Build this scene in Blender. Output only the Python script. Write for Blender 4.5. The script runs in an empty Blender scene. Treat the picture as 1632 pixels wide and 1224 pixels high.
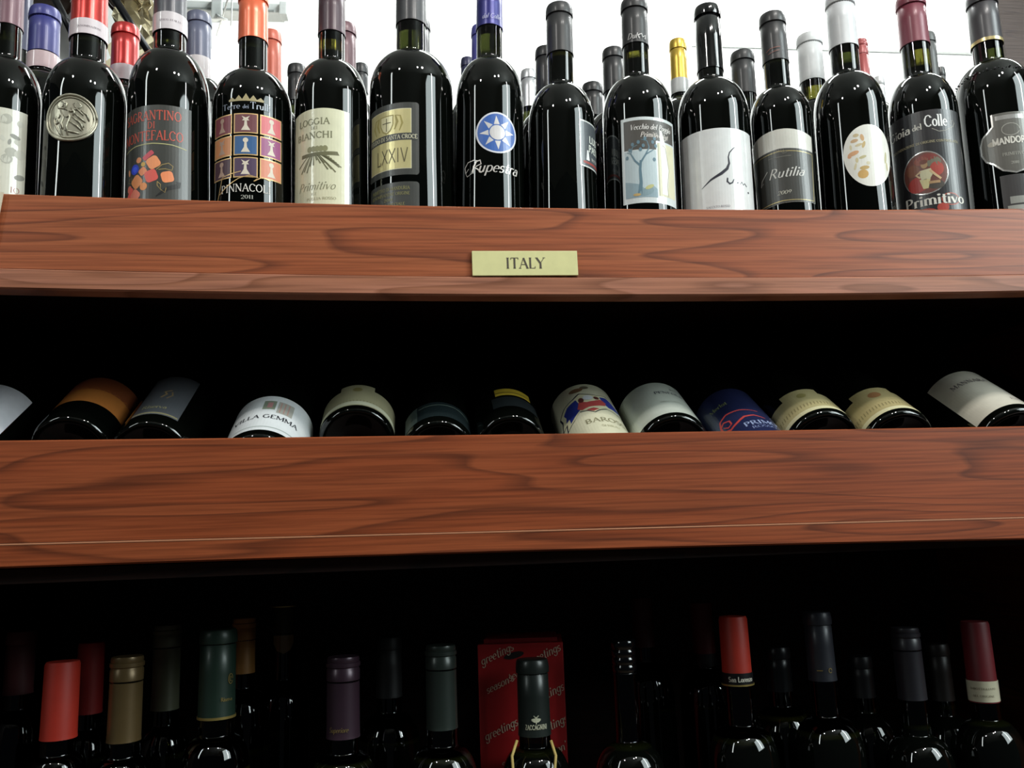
import bpy, math, random
from mathutils import Vector, Matrix
from mathutils.geometry import tessellate_polygon
random.seed(7)
sc = bpy.context.scene
C = sc.collection
PI = math.pi
RAD = math.radians

# ------------------------------------------------------------------ camera
EYE = 1.45
FPX = 1350.0
PSI, TH, RO = RAD(6.5), RAD(10.6), RAD(2.05)
R0 = Vector((math.cos(PSI), -math.sin(PSI), 0))
FW = Vector((math.sin(PSI) * math.cos(TH), math.cos(PSI) * math.cos(TH), math.sin(TH)))
U0 = R0.cross(FW)
RT = R0 * math.cos(RO) - U0 * math.sin(RO)
UP = U0 * math.cos(RO) + R0 * math.sin(RO)
CAM = Vector((0, 0, EYE))
cd = bpy.data.cameras.new('camera')
cam = bpy.data.objects.new('camera', cd)
C.objects.link(cam)
cd.sensor_width = 36.0
cd.lens = FPX / 1632 * 36.0
cd.clip_start = 0.02
cam.matrix_world = Matrix(((RT.x, UP.x, -FW.x, CAM.x), (RT.y, UP.y, -FW.y, CAM.y), (RT.z, UP.z, -FW.z, CAM.z), (0, 0, 0, 1)))
sc.camera = cam

# ------------------------------------------------------------------ light
sc.view_settings.view_transform = 'Standard'
sc.view_settings.look = 'None'
sc.view_settings.gamma = 1.0
sc.view_settings.exposure = 0.0
sc.view_settings.use_curve_mapping = False
w = bpy.data.worlds.new('world')
sc.world = w
w.use_nodes = True
w.node_tree.nodes['Background'].inputs[0].default_value = (0.75, 0.85, 1.0, 1)
w.node_tree.nodes['Background'].inputs[1].default_value = 0.02


def area(name, loc, target, sx, sy, power, col=(1, 1, 1), spread=PI):
    l = bpy.data.lights.new(name, 'AREA')
    l.shape = 'RECTANGLE'
    l.size, l.size_y = sx, sy
    l.energy = power
    l.color = col
    l.spread = spread
    o = bpy.data.objects.new(name, l)
    C.objects.link(o)
    d = Vector(target) - Vector(loc)
    o.location = loc
    o.rotation_euler = d.to_track_quat('-Z', 'Y').to_euler()
    return o


def spot(name, loc, target, power, ang=70, rad=0.03, col=(1, 1, 1)):
    l = bpy.data.lights.new(name, 'SPOT')
    l.energy = power
    l.spot_size = RAD(ang)
    l.spot_blend = 0.6
    l.shadow_soft_size = rad
    l.color = col
    o = bpy.data.objects.new(name, l)
    C.objects.link(o)
    o.location = loc
    o.rotation_euler = (Vector(target) - Vector(loc)).to_track_quat('-Z', 'Y').to_euler()
    return o


# shop ceiling spots above the aisle (key light and the bright dots on the shoulders)
spot('ceiling_spot_a', (0.75, -0.30, 3.2), (0.1, 0.8, 1.75), 40, 80, 0.05, (1.0, 0.97, 0.92))
spot('ceiling_spot_b', (0.45, -0.45, 3.2), (0.1, 0.8, 1.75), 26, 80, 0.045, (1.0, 0.97, 0.92))
spot('ceiling_spot_c', (-0.85, -0.45, 3.2), (-0.1, 0.8, 1.75), 26, 80, 0.045, (1.0, 0.97, 0.92))
# unseen panels shaped for the glass streaks: broad right, bright core, narrow left
area('streak_panel_right', (2.25, -0.75, 2.85), (0, 0.6, 2.35), 1.35, 1.5, 58, (0.84, 0.97, 0.97))
area('streak_core_right', (2.1, -0.45, 2.85), (0, 0.7, 2.4), 0.09, 1.5, 14, (0.95, 1.0, 1.0))
area('streak_strip_left', (-1.9, -0.5, 2.8), (0, 0.8, 2.4), 0.14, 1.4, 11, (0.92, 1.0, 0.98))
# wall wash behind the shelving
area('wall_wash', (1.15, 1.5, 3.3), (1.15, 2.3, 2.3), 2.2, 0.3, 92, (0.97, 1.0, 0.99))


def P(px, py, Y):
    """world point seen at photograph pixel (px,py) on the vertical plane y=Y"""
    r = RT * ((px - 816) / FPX) - UP * ((py - 612) / FPX) + FW
    return CAM + r * (Y / r.y)


def PP(px, py, p0, n):
    r = RT * ((px - 816) / FPX) - UP * ((py - 612) / FPX) + FW
    return CAM + r * ((p0 - CAM).dot(n) / r.dot(n))


def pxscale(pt):
    return (pt - CAM).dot(FW) / FPX


# ------------------------------------------------------------------ materials
def lin(h):
    h = h.lstrip('#')
    out = []
    for i in (0, 2, 4):
        c = int(h[i:i + 2], 16) / 255
        out.append(c / 12.92 if c <= 0.04045 else ((c + 0.055) / 1.055) ** 2.4)
    return tuple(out) + (1,)


MATS = {}


def mat(h, rough=0.5, metal=0.0, coat=0.0, coat_r=0.1, emit=None, spec=0.5):
    k = (h, rough, metal, coat, coat_r, emit, spec)
    if k in MATS:
        return MATS[k]
    m = bpy.data.materials.new('m_' + h.strip('#'))
    m.use_nodes = True
    nt = m.node_tree
    b = nt.nodes['Principled BSDF']
    c = lin(h)
    # fine procedural variation so no surface is dead flat
    tc = nt.nodes.new('ShaderNodeTexCoord')
    nz = nt.nodes.new('ShaderNodeTexNoise')
    nz.inputs['Scale'].default_value = 90
    nz.inputs['Detail'].default_value = 4
    nt.links.new(tc.outputs['Object'], nz.inputs['Vector'])
    mx = nt.nodes.new('ShaderNodeMix')
    mx.data_type = 'RGBA'
    nt.links.new(nz.outputs['Fac'], mx.inputs[0])
    mx.inputs[6].default_value = tuple(x * 0.9 for x in c[:3]) + (1,)
    mx.inputs[7].default_value = tuple(min(1, x * 1.1) for x in c[:3]) + (1,)
    nt.links.new(mx.outputs[2], b.inputs['Base Color'])
    b.inputs['Roughness'].default_value = rough
    b.inputs['Metallic'].default_value = metal
    b.inputs['Coat Weight'].default_value = coat
    b.inputs['Coat Roughness'].default_value = coat_r
    b.inputs['Specular IOR Level'].default_value = spec
    if emit:
        b.inputs['Emission Color'].default_value = c
        b.inputs['Emission Strength'].default_value = emit
    MATS[k] = m
    return m


def glass(tint, fill=0.215, body=(0.0015, 0.002, 0.0015)):
    """dark bottle glass: opaque where the wine stands, tinted and see-through in the neck"""
    k = ('glass', tint, fill)
    if k in MATS:
        return MATS[k]
    m = bpy.data.materials.new('bottle_glass')
    m.use_nodes = True
    nt = m.node_tree
    b = nt.nodes['Principled BSDF']
    tc = nt.nodes.new('ShaderNodeTexCoord')
    sp = nt.nodes.new('ShaderNodeSeparateXYZ')
    nt.links.new(tc.outputs['Object'], sp.inputs[0])
    mr = nt.nodes.new('ShaderNodeMapRange')
    mr.inputs['From Min'].default_value = fill
    mr.inputs['From Max'].default_value = fill + 0.006
    nt.links.new(sp.outputs['Z'], mr.inputs['Value'])
    mx = nt.nodes.new('ShaderNodeMix')
    mx.data_type = 'RGBA'
    nt.links.new(mr.outputs[0], mx.inputs[0])
    mx.inputs[6].default_value = body + (1,)
    mx.inputs[7].default_value = lin(tint)
    nt.links.new(mx.outputs[2], b.inputs['Base Color'])
    nt.links.new(mr.outputs[0], b.inputs['Transmission Weight'])
    b.inputs['Roughness'].default_value = 0.025
    b.inputs['IOR'].default_value = 1.5
    MATS[k] = m
    return m


def wood(name, base, dark, scale=1.0, seed=0.0, rough=0.42, light=None):
    m = bpy.data.materials.new(name)
    m.use_nodes = True
    nt = m.node_tree
    N, L = nt.nodes, nt.links
    b = N['Principled BSDF']
    tc = N.new('ShaderNodeTexCoord')
    mp = N.new('ShaderNodeMapping')
    mp.inputs['Location'].default_value = (seed, 0, seed * 0.37)
    mp.inputs['Scale'].default_value = (0.5 * scale, 0.5 * scale, 6.0 * scale)
    L.new(tc.outputs['Object'], mp.inputs[0])
    n1 = N.new('ShaderNodeTexNoise')
    n1.inputs['Scale'].default_value = 2.2
    n1.inputs['Detail'].default_value = 2.0
    n1.inputs['Distortion'].default_value = 0.15
    L.new(mp.outputs[0], n1.inputs[0])
    mul = N.new('ShaderNodeMath')
    mul.operation = 'MULTIPLY'
    mul.inputs[1].default_value = 17
    L.new(n1.outputs['Fac'], mul.inputs[0])
    fr = N.new('ShaderNodeMath')
    fr.operation = 'FRACT'
    L.new(mul.outputs[0], fr.inputs[0])
    rp = N.new('ShaderNodeValToRGB')
    rp.color_ramp.elements[0].position = 0.0
    rp.color_ramp.elements[0].color = lin(dark)
    rp.color_ramp.elements[1].position = 0.2
    rp.color_ramp.elements[1].color = lin(base)
    e = rp.color_ramp.elements.new(0.93)
    e.color = lin(light or base)
    e = rp.color_ramp.elements.new(1.0)
    e.color = lin(dark)
    L.new(fr.outputs[0], rp.inputs[0])
    mp2 = N.new('ShaderNodeMapping')
    mp2.inputs['Scale'].default_value = (9, 9, 420)
    L.new(tc.outputs['Object'], mp2.inputs[0])
    n2 = N.new('ShaderNodeTexNoise')
    n2.inputs['Scale'].default_value = 1
    n2.inputs['Detail'].default_value = 5
    L.new(mp2.outputs[0], n2.inputs[0])
    mx = N.new('ShaderNodeMix')
    mx.data_type = 'RGBA'
    mx.blend_type = 'MULTIPLY'
    mx.inputs[0].default_value = 0.7
    r2 = N.new('ShaderNodeValToRGB')
    r2.color_ramp.elements[0].position = 0.3
    r2.color_ramp.elements[0].color = (0.45, 0.42, 0.4, 1)
    r2.color_ramp.elements[1].position = 0.62
    r2.color_ramp.elements[1].color = (1.1, 1.1, 1.1, 1)
    L.new(n2.outputs['Fac'], r2.inputs[0])
    L.new(rp.outputs[0], mx.inputs[6])
    L.new(r2.outputs[0], mx.inputs[7])
    L.new(mx.outputs[2], b.inputs['Base Color'])
    b.inputs['Roughness'].default_value = rough
    b.inputs['Specular IOR Level'].default_value = 0.35
    return m


# ------------------------------------------------------------------ object helpers
def link_mesh(name, verts, faces, mats, parent=None, midx=None, smooth=False):
    me = bpy.data.meshes.new(name)
    me.from_pydata([tuple(v) for v in verts], [], faces)
    if not isinstance(mats, (list, tuple)):
        mats = [mats]
    for m in mats:
        me.materials.append(m)
    if midx:
        me.polygons.foreach_set('material_index', midx)
    if smooth:
        me.polygons.foreach_set('use_smooth', [True] * len(faces))
    me.update()
    o = bpy.data.objects.new(name, me)
    C.objects.link(o)
    if parent:
        o.parent = parent
    return o


def thing(name, loc, label, cat, group=None, rot=(0, 0, 0)):
    o = bpy.data.objects.new(name, None)
    o.empty_display_size = 0.02
    C.objects.link(o)
    o.location = loc
    o.rotation_euler = rot
    o['label'] = label
    o['category'] = cat
    if group:
        o['group'] = group
    return o


def tag(o, label, cat, group=None):
    o['label'] = label
    o['category'] = cat
    if group:
        o['group'] = group
    return o


def boxv(x0, x1, y0, y1, z0, z1, bev=0.0):
    if bev <= 0:
        v = [(x, y, z) for x in (x0, x1) for y in (y0, y1) for z in (z0, z1)]
        f = [(0, 1, 3, 2), (4, 6, 7, 5), (0, 4, 5, 1), (2, 3, 7, 6), (0, 2, 6, 4), (1, 5, 7, 3)]
        return v, f
    import bmesh
    bm = bmesh.new()
    bmesh.ops.create_cube(bm, size=1)
    for v in bm.verts:
        v.co = Vector((x0 + (v.co.x + .5) * (x1 - x0), y0 + (v.co.y + .5) * (y1 - y0), z0 + (v.co.z + .5) * (z1 - z0)))
    bmesh.ops.bevel(bm, geom=bm.edges[:], offset=bev, segments=2, affect='EDGES', profile=0.7)
    bm.verts.ensure_lookup_table()
    v = [tuple(q.co) for q in bm.verts]
    f = [tuple(q.index for q in p.verts) for p in bm.faces]
    bm.free()
    return v, f


def box(name, x0, x1, y0, y1, z0, z1, m, parent=None, bev=0.0):
    v, f = boxv(x0, x1, y0, y1, z0, z1, bev)
    return link_mesh(name, v, f, m, parent)


def lathe(prof, n=40):
    """closed surface of revolution from a (r,z) list; r=0 ends become poles"""
    v, f = [], []
    rings = []
    for r, z in prof:
        if r <= 1e-7:
            rings.append([len(v)])
            v.append((0, 0, z))
        else:
            rings.append(list(range(len(v), len(v) + n)))
            for i in range(n):
                a = 2 * PI * i / n
                v.append((r * math.sin(a), -r * math.cos(a), z))
    for a, b in zip(rings[:-1], rings[1:]):
        for i in range(n):
            j = (i + 1) % n
            if len(a) == 1:
                f.append((a[0], b[j], b[i]))
            elif len(b) == 1:
                f.append((a[i], a[j], b[0]))
            else:
                f.append((a[i], a[j], b[j], b[i]))
    return v, f


def tube(name, pts, r, m, parent=None, n=8):
    v, f = [], []
    pts = [Vector(p) for p in pts]
    for i, p in enumerate(pts):
        d = (pts[min(i + 1, len(pts) - 1)] - pts[max(i - 1, 0)]).normalized()
        a = d.orthogonal().normalized() if i == 0 else (pa - d * pa.dot(d)).normalized()
        pa = a
        b = d.cross(a)
        rr = r(i / (len(pts) - 1)) if callable(r) else r
        for k in range(n):
            t = 2 * PI * k / n
            v.append(p + a * (rr * math.cos(t)) + b * (rr * math.sin(t)))
    for i in range(len(pts) - 1):
        for k in range(n):
            q = (k + 1) % n
            f.append((i * n + k, i * n + q, (i + 1) * n + q, (i + 1) * n + k))
    f.append(tuple(range(n - 1, -1, -1)))
    f.append(tuple(range((len(pts) - 1) * n, len(pts) * n)))
    return link_mesh(name, v, f, m, parent, smooth=True)


# ------------------------------------------------------------------ stroke lettering
TK, TN = 0.15, 0.055
G = {}


def gl(ch, adv, *st):
    G[ch] = (adv, st)


LN = lambda x0, y0, x1, y1, k='T': ('L', x0, y0, x1, y1, k)
AR = lambda cx, cy, rx, ry, a0, a1: ('A', cx, cy, rx, ry, a0, a1)
SE = lambda x, y: ('S', x, y)
gl('A', .85, LN(.08, 0, .40, 1, 't'), LN(.40, 1, .74, 0), LN(.2, .36, .6, .36, 't'), SE(.08, 0), SE(.74, 0))
gl('B', .75, LN(.15, 0, .15, 1), AR(.3, .75, .27, .25, -90, 90), AR(.3, .27, .32, .27, -90, 90), LN(.1, 1, .3, 1, 't'), LN(.1, .5, .3, .5, 't'), LN(.1, 0, .3, 0, 't'))
gl('C', .8, AR(.42, .5, .36, .5, 45, 315), SE(.68, .8))
gl('D', .85, LN(.15, 0, .15, 1), AR(.3, .5, .43, .5, -90, 90), LN(.08, 1, .3, 1, 't'), LN(.08, 0, .3, 0, 't'))
gl('E', .7, LN(.15, 0, .15, 1), LN(.08, 1, .58, 1, 't'), LN(.15, .52, .45, .52, 't'), LN(.08, 0, .62, 0, 't'), LN(.6, 0, .6, .16, 't'), LN(.57, 1, .57, .86, 't'))
gl('F', .66, LN(.15, 0, .15, 1), LN(.08, 1, .58, 1, 't'), LN(.15, .52, .45, .52, 't'), LN(.57, 1, .57, .84, 't'), SE(.15, 0))
gl('G', .86, AR(.42, .5, .36, .5, 45, 320), LN(.7, 0.12, .7, .42), SE(.7, .42))
gl('H', .9, LN(.15, 0, .15, 1), LN(.72, 0, .72, 1), LN(.15, .5, .72, .5, 't'), SE(.15, 0), SE(.15, 1), SE(.72, 0), SE(.72, 1))
gl('I', .42, LN(.2, 0, .2, 1), SE(.2, 0), SE(.2, 1))
gl('J', .5, LN(.3, .15, .3, 1), AR(.16, .15, .14, .2, 180, 360), SE(.3, 1))
gl('L', .66, LN(.15, 0, .15, 1), LN(.08, 0, .58, 0, 't'), LN(.57, 0, .57, .18, 't'), SE(.15, 1))
gl('M', 1.02, LN(.12, 0, .12, 1, 't'), LN(.12, 1, .5, .1), LN(.5, .1, .86, 1, 't'), LN(.86, 0, .86, 1), SE(.12, 0), SE(.86, 0), SE(.12, 1), SE(.86, 1))
gl('N', .9, LN(.14, 0, .14, 1, 't'), LN(.14, 1, .72, 0), LN(.72, 0, .72, 1, 't'), SE(.14, 0), SE(.72, 1), SE(.1, 1))
gl('O', .9, AR(.43, .5, .36, .5, 0, 360))
gl('P', .7, LN(.15, 0, .15, 1), AR(.3, .73, .28, .27, -90, 90), LN(.08, 1, .3, 1, 't'), LN(.1, .46, .3, .46, 't'), SE(.15, 0))
gl('R', .8, LN(.15, 0, .15, 1), AR(.3, .75, .27, .25, -90, 90), LN(.08, 1, .3, 1, 't'), LN(.1, .5, .3, .5, 't'), LN(.35, .5, .72, 0), SE(.15, 0), SE(.72, 0))
gl('S', .62, AR(.3, .75, .22, .25, 30, 270), AR(.3, .25, .25, .25, -150, 90))
gl('T', .78, LN(.38, 0, .38, 1), LN(.05, 1, .71, 1, 't'), LN(.06, 1, .06, .84, 't'), LN(.7, 1, .7, .84, 't'), SE(.38, 0))
gl('U', .86, LN(.15, .3, .15, 1), AR(.43, .3, .28, .3, 180, 360), LN(.71, .3, .71, 1, 't'), SE(.15, 1), SE(.71, 1))
gl('V', .84, LN(.08, 1, .42, 0), LN(.42, 0, .74, 1, 't'), SE(.08, 1), SE(.74, 1))
gl('X', .84, LN(.08, 1, .74, 0), LN(.08, 0, .74, 1, 't'), SE(.08, 1), SE(.74, 1), SE(.08, 0), SE(.74, 0))
gl('Y', .8, LN(.06, 1, .4, .48), LN(.4, .48, .72, 1, 't'), LN(.4, 0, .4, .5), SE(.06, 1), SE(.72, 1), SE(.4, 0))
gl('Z', .7, LN(.08, 1, .6, 1, 't'), LN(.6, 1, .08, 0), LN(.08, 0, .6, 0, 't'))
gl('a', .55, AR(.24, .2, .18, .2, 0, 360), LN(.42, 0, .42, .42), AR(.27, .42, .15, .18, 0, 150))
gl('c', .5, AR(.26, .3, .2, .3, 45, 315))
gl('d', .58, AR(.24, .28, .19, .28, 0, 360), LN(.44, 0, .44, 1), SE(.42, 1))
gl('e', .52, AR(.26, .3, .2, .3, 0, 310), LN(.06, .32, .46, .32, 't'))
gl('g', .55, AR(.25, .34, .19, .26, 0, 360), LN(.44, -.1, .44, .6), AR(.26, -.1, .18, .2, 180, 360))
gl('h', .6, LN(.12, 0, .12, 1), AR(.29, .4, .17, .2, 0, 180), LN(.46, 0, .46, .4), SE(.12, 0), SE(.46, 0), SE(.09, 1))
gl('f', .4, LN(.16, 0, .16, .85), AR(.27, .85, .11, .15, 40, 180), LN(.03, .6, .32, .6, 't'), SE(.16, 0))
gl('b', .58, LN(.12, 0, .12, 1), AR(.3, .3, .2, .3, 0, 360), SE(.09, 1))
gl('9', .6, AR(.28, .7, .2, .28, 0, 360), LN(.48, .7, .3, 0, 't'))
gl('i', .3, LN(.14, 0, .14, .6), AR(.14, .84, .035, .05, 0, 360), SE(.14, 0))
gl('l', .3, LN(.14, 0, .14, 1), SE(.14, 0), SE(.1, 1))
gl('m', .9, LN(.12, 0, .12, .6), AR(.28, .42, .16, .18, 0, 180), LN(.44, 0, .44, .42), AR(.6, .42, .16, .18, 0, 180), LN(.76, 0, .76, .42), SE(.12, 0), SE(.44, 0), SE(.76, 0))
gl('n', .6, LN(.12, 0, .12, .6), AR(.29, .4, .17, .2, 0, 180), LN(.46, 0, .46, .4), SE(.12, 0), SE(.46, 0))
gl('o', .55, AR(.27, .3, .21, .3, 0, 360))
gl('p', .58, LN(.12, -.35, .12, .6), AR(.3, .3, .2, .3, 0, 360), SE(.12, -.35))
gl('r', .42, LN(.12, 0, .12, .6), AR(.28, .42, .16, .18, 40, 180), SE(.12, 0))
gl('s', .42, AR(.2, .45, .14, .15, 30, 270), AR(.2, .15, .16, .15, -150, 90))
gl('t', .38, LN(.18, .1, .18, .85), LN(.04, .6, .34, .6, 't'), AR(.27, .12, .09, .12, 180, 320))
gl('u', .6, LN(.12, .2, .12, .6), AR(.28, .2, .16, .2, 180, 360), LN(.46, 0, .46, .6))
gl('v', .55, LN(.05, .6, .26, 0), LN(.26, 0, .47, .6, 't'))
gl('z', .5, LN(.06, .6, .42, .6, 't'), LN(.42, .6, .06, 0), LN(.06, 0, .42, 0, 't'))
gl('0', .6, AR(.28, .5, .22, .5, 0, 360))
gl('1', .4, LN(.2, 0, .2, 1), LN(.05, .8, .2, 1, 't'), SE(.2, 0))
gl('2', .6, AR(.28, .72, .22, .28, -30, 170), LN(.5, .6, .06, 0, 't'), LN(.06, 0, .52, 0))
gl("'", .22, LN(.1, .8, .1, 1))
gl('.', .22, AR(.1, .04, .03, .04, 0, 360))
gl(' ', .38)


def stroke(pts, ws):
    """quads along a polyline with per-point widths"""
    out = []
    L, Rr = [], []
    n = len(pts)
    for i, (x, y) in enumerate(pts):
        ax, ay = pts[max(i - 1, 0)]
        bx, by = pts[min(i + 1, n - 1)]
        dx, dy = bx - ax, by - ay
        d = math.hypot(dx, dy) or 1
        nx, ny = -dy / d, dx / d
        h = ws[i] / 2
        L.append((x + nx * h, y + ny * h))
        Rr.append((x - nx * h, y - ny * h))
    for i in range(n - 1):
        out.append([Rr[i], Rr[i + 1], L[i + 1], L[i]])
    return out


def glyph_quads(s, h, weight=1.0, shear=0.0, sans=False, spacing=1.0, thin=1.0):
    tk, tn = TK * weight, TN * weight * thin
    if sans:
        tn = tk
    q = []
    x = 0
    for ch in s:
        adv, st = G.get(ch, G[' '])
        for e in st:
            if e[0] == 'L':
                _, x0, y0, x1, y1, k = e
                wd = tk if k == 'T' else tn
                q += stroke([(x + x0, y0), (x + x1, y1)], [wd, wd])
            elif e[0] == 'A':
                _, cx, cy, rx, ry, a0, a1 = e
                n = max(4, int(abs(a1 - a0) / 36))
                p, wv = [], []
                for i in range(n + 1):
                    a = RAD(a0 + (a1 - a0) * i / n)
                    p.append((x + cx + rx * math.cos(a), cy + ry * math.sin(a)))
                    wv.append(tn + (tk - tn) * abs(math.cos(a)))
                q += stroke(p, wv)
            elif e[0] == 'S' and not sans and shear == 0:
                _, sx, sy = e
                q += stroke([(x + sx - .11, sy), (x + sx + .11, sy)], [tn, tn])
        x += adv * spacing
    W = x
    out = []
    for poly in q:
        out.append([((px - W / 2 + shear * py) * h, py * h) for px, py in poly])
    return out, W * h


# ------------------------------------------------------------------ wrapped label artwork
def clip_half(poly, x, keep_left):
    out = []
    n = len(poly)
    for i in range(n):
        a, b = poly[i], poly[(i + 1) % n]
        ia = (a[0] <= x) if keep_left else (a[0] >= x)
        ib = (b[0] <= x) if keep_left else (b[0] >= x)
        if ia:
            out.append(a)
        if ia != ib:
            t = (x - a[0]) / (b[0] - a[0])
            out.append((x, a[1] + (b[1] - a[1]) * t))
    return out


def slice_u(poly, step):
    us = [p[0] for p in poly]
    lo, hi = min(us), max(us)
    if hi - lo <= step:
        return [poly]
    res = []
    k = math.floor(lo / step) + 1
    rest = poly
    while k * step < hi - 1e-9:
        x = k * step
        l = clip_half(rest, x, True)
        if len(l) >= 3:
            res.append(l)
        rest = clip_half(rest, x, False)
        if len(rest) < 3:
            rest = None
            break
        k += 1
    if rest:
        res.append(rest)
    return res


def convexes(poly):
    n = len(poly)
    if n <= 4:
        return [poly]
    sgn = 0
    conv = True
    for i in range(n):
        a, b, c = poly[i], poly[(i + 1) % n], poly[(i + 2) % n]
        cr = (b[0] - a[0]) * (c[1] - b[1]) - (b[1] - a[1]) * (c[0] - b[0])
        if abs(cr) > 1e-9:
            if sgn == 0:
                sgn = cr
            elif sgn * cr < 0:
                conv = False
                break
    if conv:
        return [poly]
    t = tessellate_polygon([[Vector((p[0], p[1], 0)) for p in poly]])
    return [[poly[i] for i in tri] for tri in t]


def ell(cx, cy, rx, ry=None, n=20, rot=0, a0=0, a1=360):
    ry = ry or rx
    r = RAD(rot)
    out = []
    full = abs(a1 - a0) >= 360
    for i in range(n + (0 if full else 1)):
        a = RAD(a0 + (a1 - a0) * i / n)
        x, y = rx * math.cos(a), ry * math.sin(a)
        out.append((cx + x * math.cos(r) - y * math.sin(r), cy + x * math.sin(r) + y * math.cos(r)))
    return out


def rect(x0, y0, x1, y1):
    return [(x0, y0), (x1, y0), (x1, y1), (x0, y1)]


def rrect(x0, y0, x1, y1, r=2, n=4):
    out = []
    for cx, cy, s in ((x1 - r, y0 + r, -90), (x1 - r, y1 - r, 0), (x0 + r, y1 - r, 90), (x0 + r, y0 + r, 180)):
        for i in range(n + 1):
            a = RAD(s + 90 * i / n)
            out.append((cx + r * math.cos(a), cy + r * math.sin(a)))
    return out


class Label:
    """all in millimetres: u along the circumference from the label centre, v up from its foot"""

    def __init__(s):
        s.base = []     # (poly, mat)
        s.art = []      # (poly, mat, layer)
        s.txt = []      # (poly, mat, layer)

    def paper(s, poly, m):
        s.base.append((poly, m, 0))

    def fill(s, poly, m, layer=1):
        s.art.append((poly, m, layer))

    def line(s, pts, wd, m, layer=2):
        ws = wd if isinstance(wd, (list, tuple)) else [wd] * len(pts)
        for q in stroke(pts, ws):
            s.art.append((q, m, layer))

    def frame(s, x0, y0, x1, y1, wd, m, layer=2):
        s.fill(rect(x0, y0, x1, y0 + wd), m, layer)
        s.fill(rect(x0, y1 - wd, x1, y1), m, layer)
        s.fill(rect(x0, y0, x0 + wd, y1), m, layer)
        s.fill(rect(x1 - wd, y0, x1, y1), m, layer)

    def text(s, t, u, v, h, m, width=None, layer=3, weight=1.0, shear=0.0, sans=False, arc=0.0, thin=1.0, slope=0.0):
        q, W = glyph_quads(t, h, weight, shear, sans, thin=thin)
        k = (width / W) if width else 1.0
        for poly in q:
            pp = []
            for x, y in poly:
                x *= k
                pp.append((u + x, v + y - arc * (x / max(1, W * k / 2)) ** 2 + slope * x))
            s.txt.append((pp, m, layer))


def wrap(name, items, R, ang, z0, parent, step=3.0, off=0.25):
    """builds one mesh from label polygons wrapped on radius R(mm); ang is the facing of the label centre"""
    v, f, mi, mats = [], [], [], []
    for poly, m, layer in items:
        if m not in mats:
            mats.append(m)
        k = mats.index(m)
        for cv in convexes(poly):
            for q in slice_u(cv, step):
                b = len(v)
                for u, h in q:
                    rr = R(h + z0 * 1000) if callable(R) else R
                    rr = rr + off + layer * 0.07
                    a = ang + u / rr
                    v.append((rr * math.sin(a) / 1000, -rr * math.cos(a) / 1000, z0 + h / 1000))
                # orient outward (counter-clockwise in u,v)
                ar = sum(q[i][0] * q[(i + 1) % len(q)][1] - q[(i + 1) % len(q)][0] * q[i][1] for i in range(len(q)))
                idx = list(range(b, b + len(q)))
                if ar < 0:
                    idx.reverse()
                f.append(tuple(idx))
                mi.append(k)
    return link_mesh(name, v, f, mats, parent, mi)


# ------------------------------------------------------------------ bottles
def bottle_profile(Rb, zs, zn, Rn, H, fil=0.12):
    p = [(0, 0.018), (Rb * 0.45, 0.012), (Rb * 0.8, 0.0015), (Rb * 0.88, 0), (Rb * 0.96, 0.0015), (Rb, 0.006), (Rb, zs * 0.5), (Rb, zs)]
    hh = zn - zs
    for i in range(1, 13):
        t = i / 12
        a = t * PI / 2 * 0.93
        r = Rb * (0.0) + (Rn * 0.98) + (Rb - Rn * 0.98) * math.cos(a)
        z = zs + hh * 0.93 * math.sin(a) / math.sin(PI / 2 * 0.93)
        p.append((r, z))
    rl = p[-1][0]
    for i in range(1, 4):
        t = i / 4
        p.append((rl + (Rn - rl) * (1 - (1 - t) ** 2), zs + hh * (0.93 + 0.07 * t)))
    p.append((Rn, zn + 0.002))
    p.append((Rn * 0.985, (zn + H) / 2))
    p.append((Rn * 0.96, H - 0.016))
    p.append((Rn * 0.96, H - 0.0015))
    p.append((Rn * 0.8, H - 0.001))
    p.append((0, H - 0.001))
    return p


def cap_profile(Rn, zc, H, style='foil'):
    r = Rn + 0.0005
    if style == 'foil':
        return [(r * 0.97, zc), (r + 0.0003, zc), (r + 0.0003, zc + 0.001), (r, zc + 0.004), (r * 0.985, (zc + H) / 2), (r * 0.975, H - 0.0145),
                (r * 0.93, H - 0.0138), (r * 0.93, H - 0.0132), (r * 1.035, H - 0.0125), (r * 1.045, H - 0.008), (r * 1.0, H - 0.002), (r * 0.94, H), (r * 0.8, H + 0.0004), (0, H + 0.0004)]
    if style == 'plain':
        return [(r * 0.97, zc), (r + 0.0003, zc), (r, zc + 0.004), (r * 0.97, H - 0.003), (r * 0.9, H), (0, H)]
    if style == 'screw':
        p = [(r * 0.97, zc), (r, zc)]
        for k in range(4):
            b = H - 0.034 + k * 0.0075
            p += [(r, b), (r * 0.93, b + 0.0012), (r * 0.93, b + 0.002), (r, b + 0.0032)]
        p += [(r, H - 0.0015), (r * 0.9, H), (0, H)]
        return p
    if style == 'rings':
        return [(r * 0.97, zc), (r + 0.0003, zc), (r, zc + 0.003), (r * 0.98, H - 0.024), (r * 0.93, H - 0.0235), (r * 0.93, H - 0.0225), (r * 1.0, H - 0.022), (r * 1.0, H - 0.012),
                (r * 0.95, H - 0.011), (r * 0.95, H - 0.0098), (r * 1.03, H - 0.009), (r * 1.03, H - 0.0055), (r * 0.96, H - 0.0048), (r * 0.96, H - 0.004), (r * 0.98, H - 0.003), (r * 0.93, H), (0, H)]


GREEN = glass('#20240c')
OLIVE = glass('#3c3b12')
BLACKG = glass('#20261a')


def foil(h, rough=0.42, metal=0.15):
    return mat(h, rough, metal, 0.18, 0.2)


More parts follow.
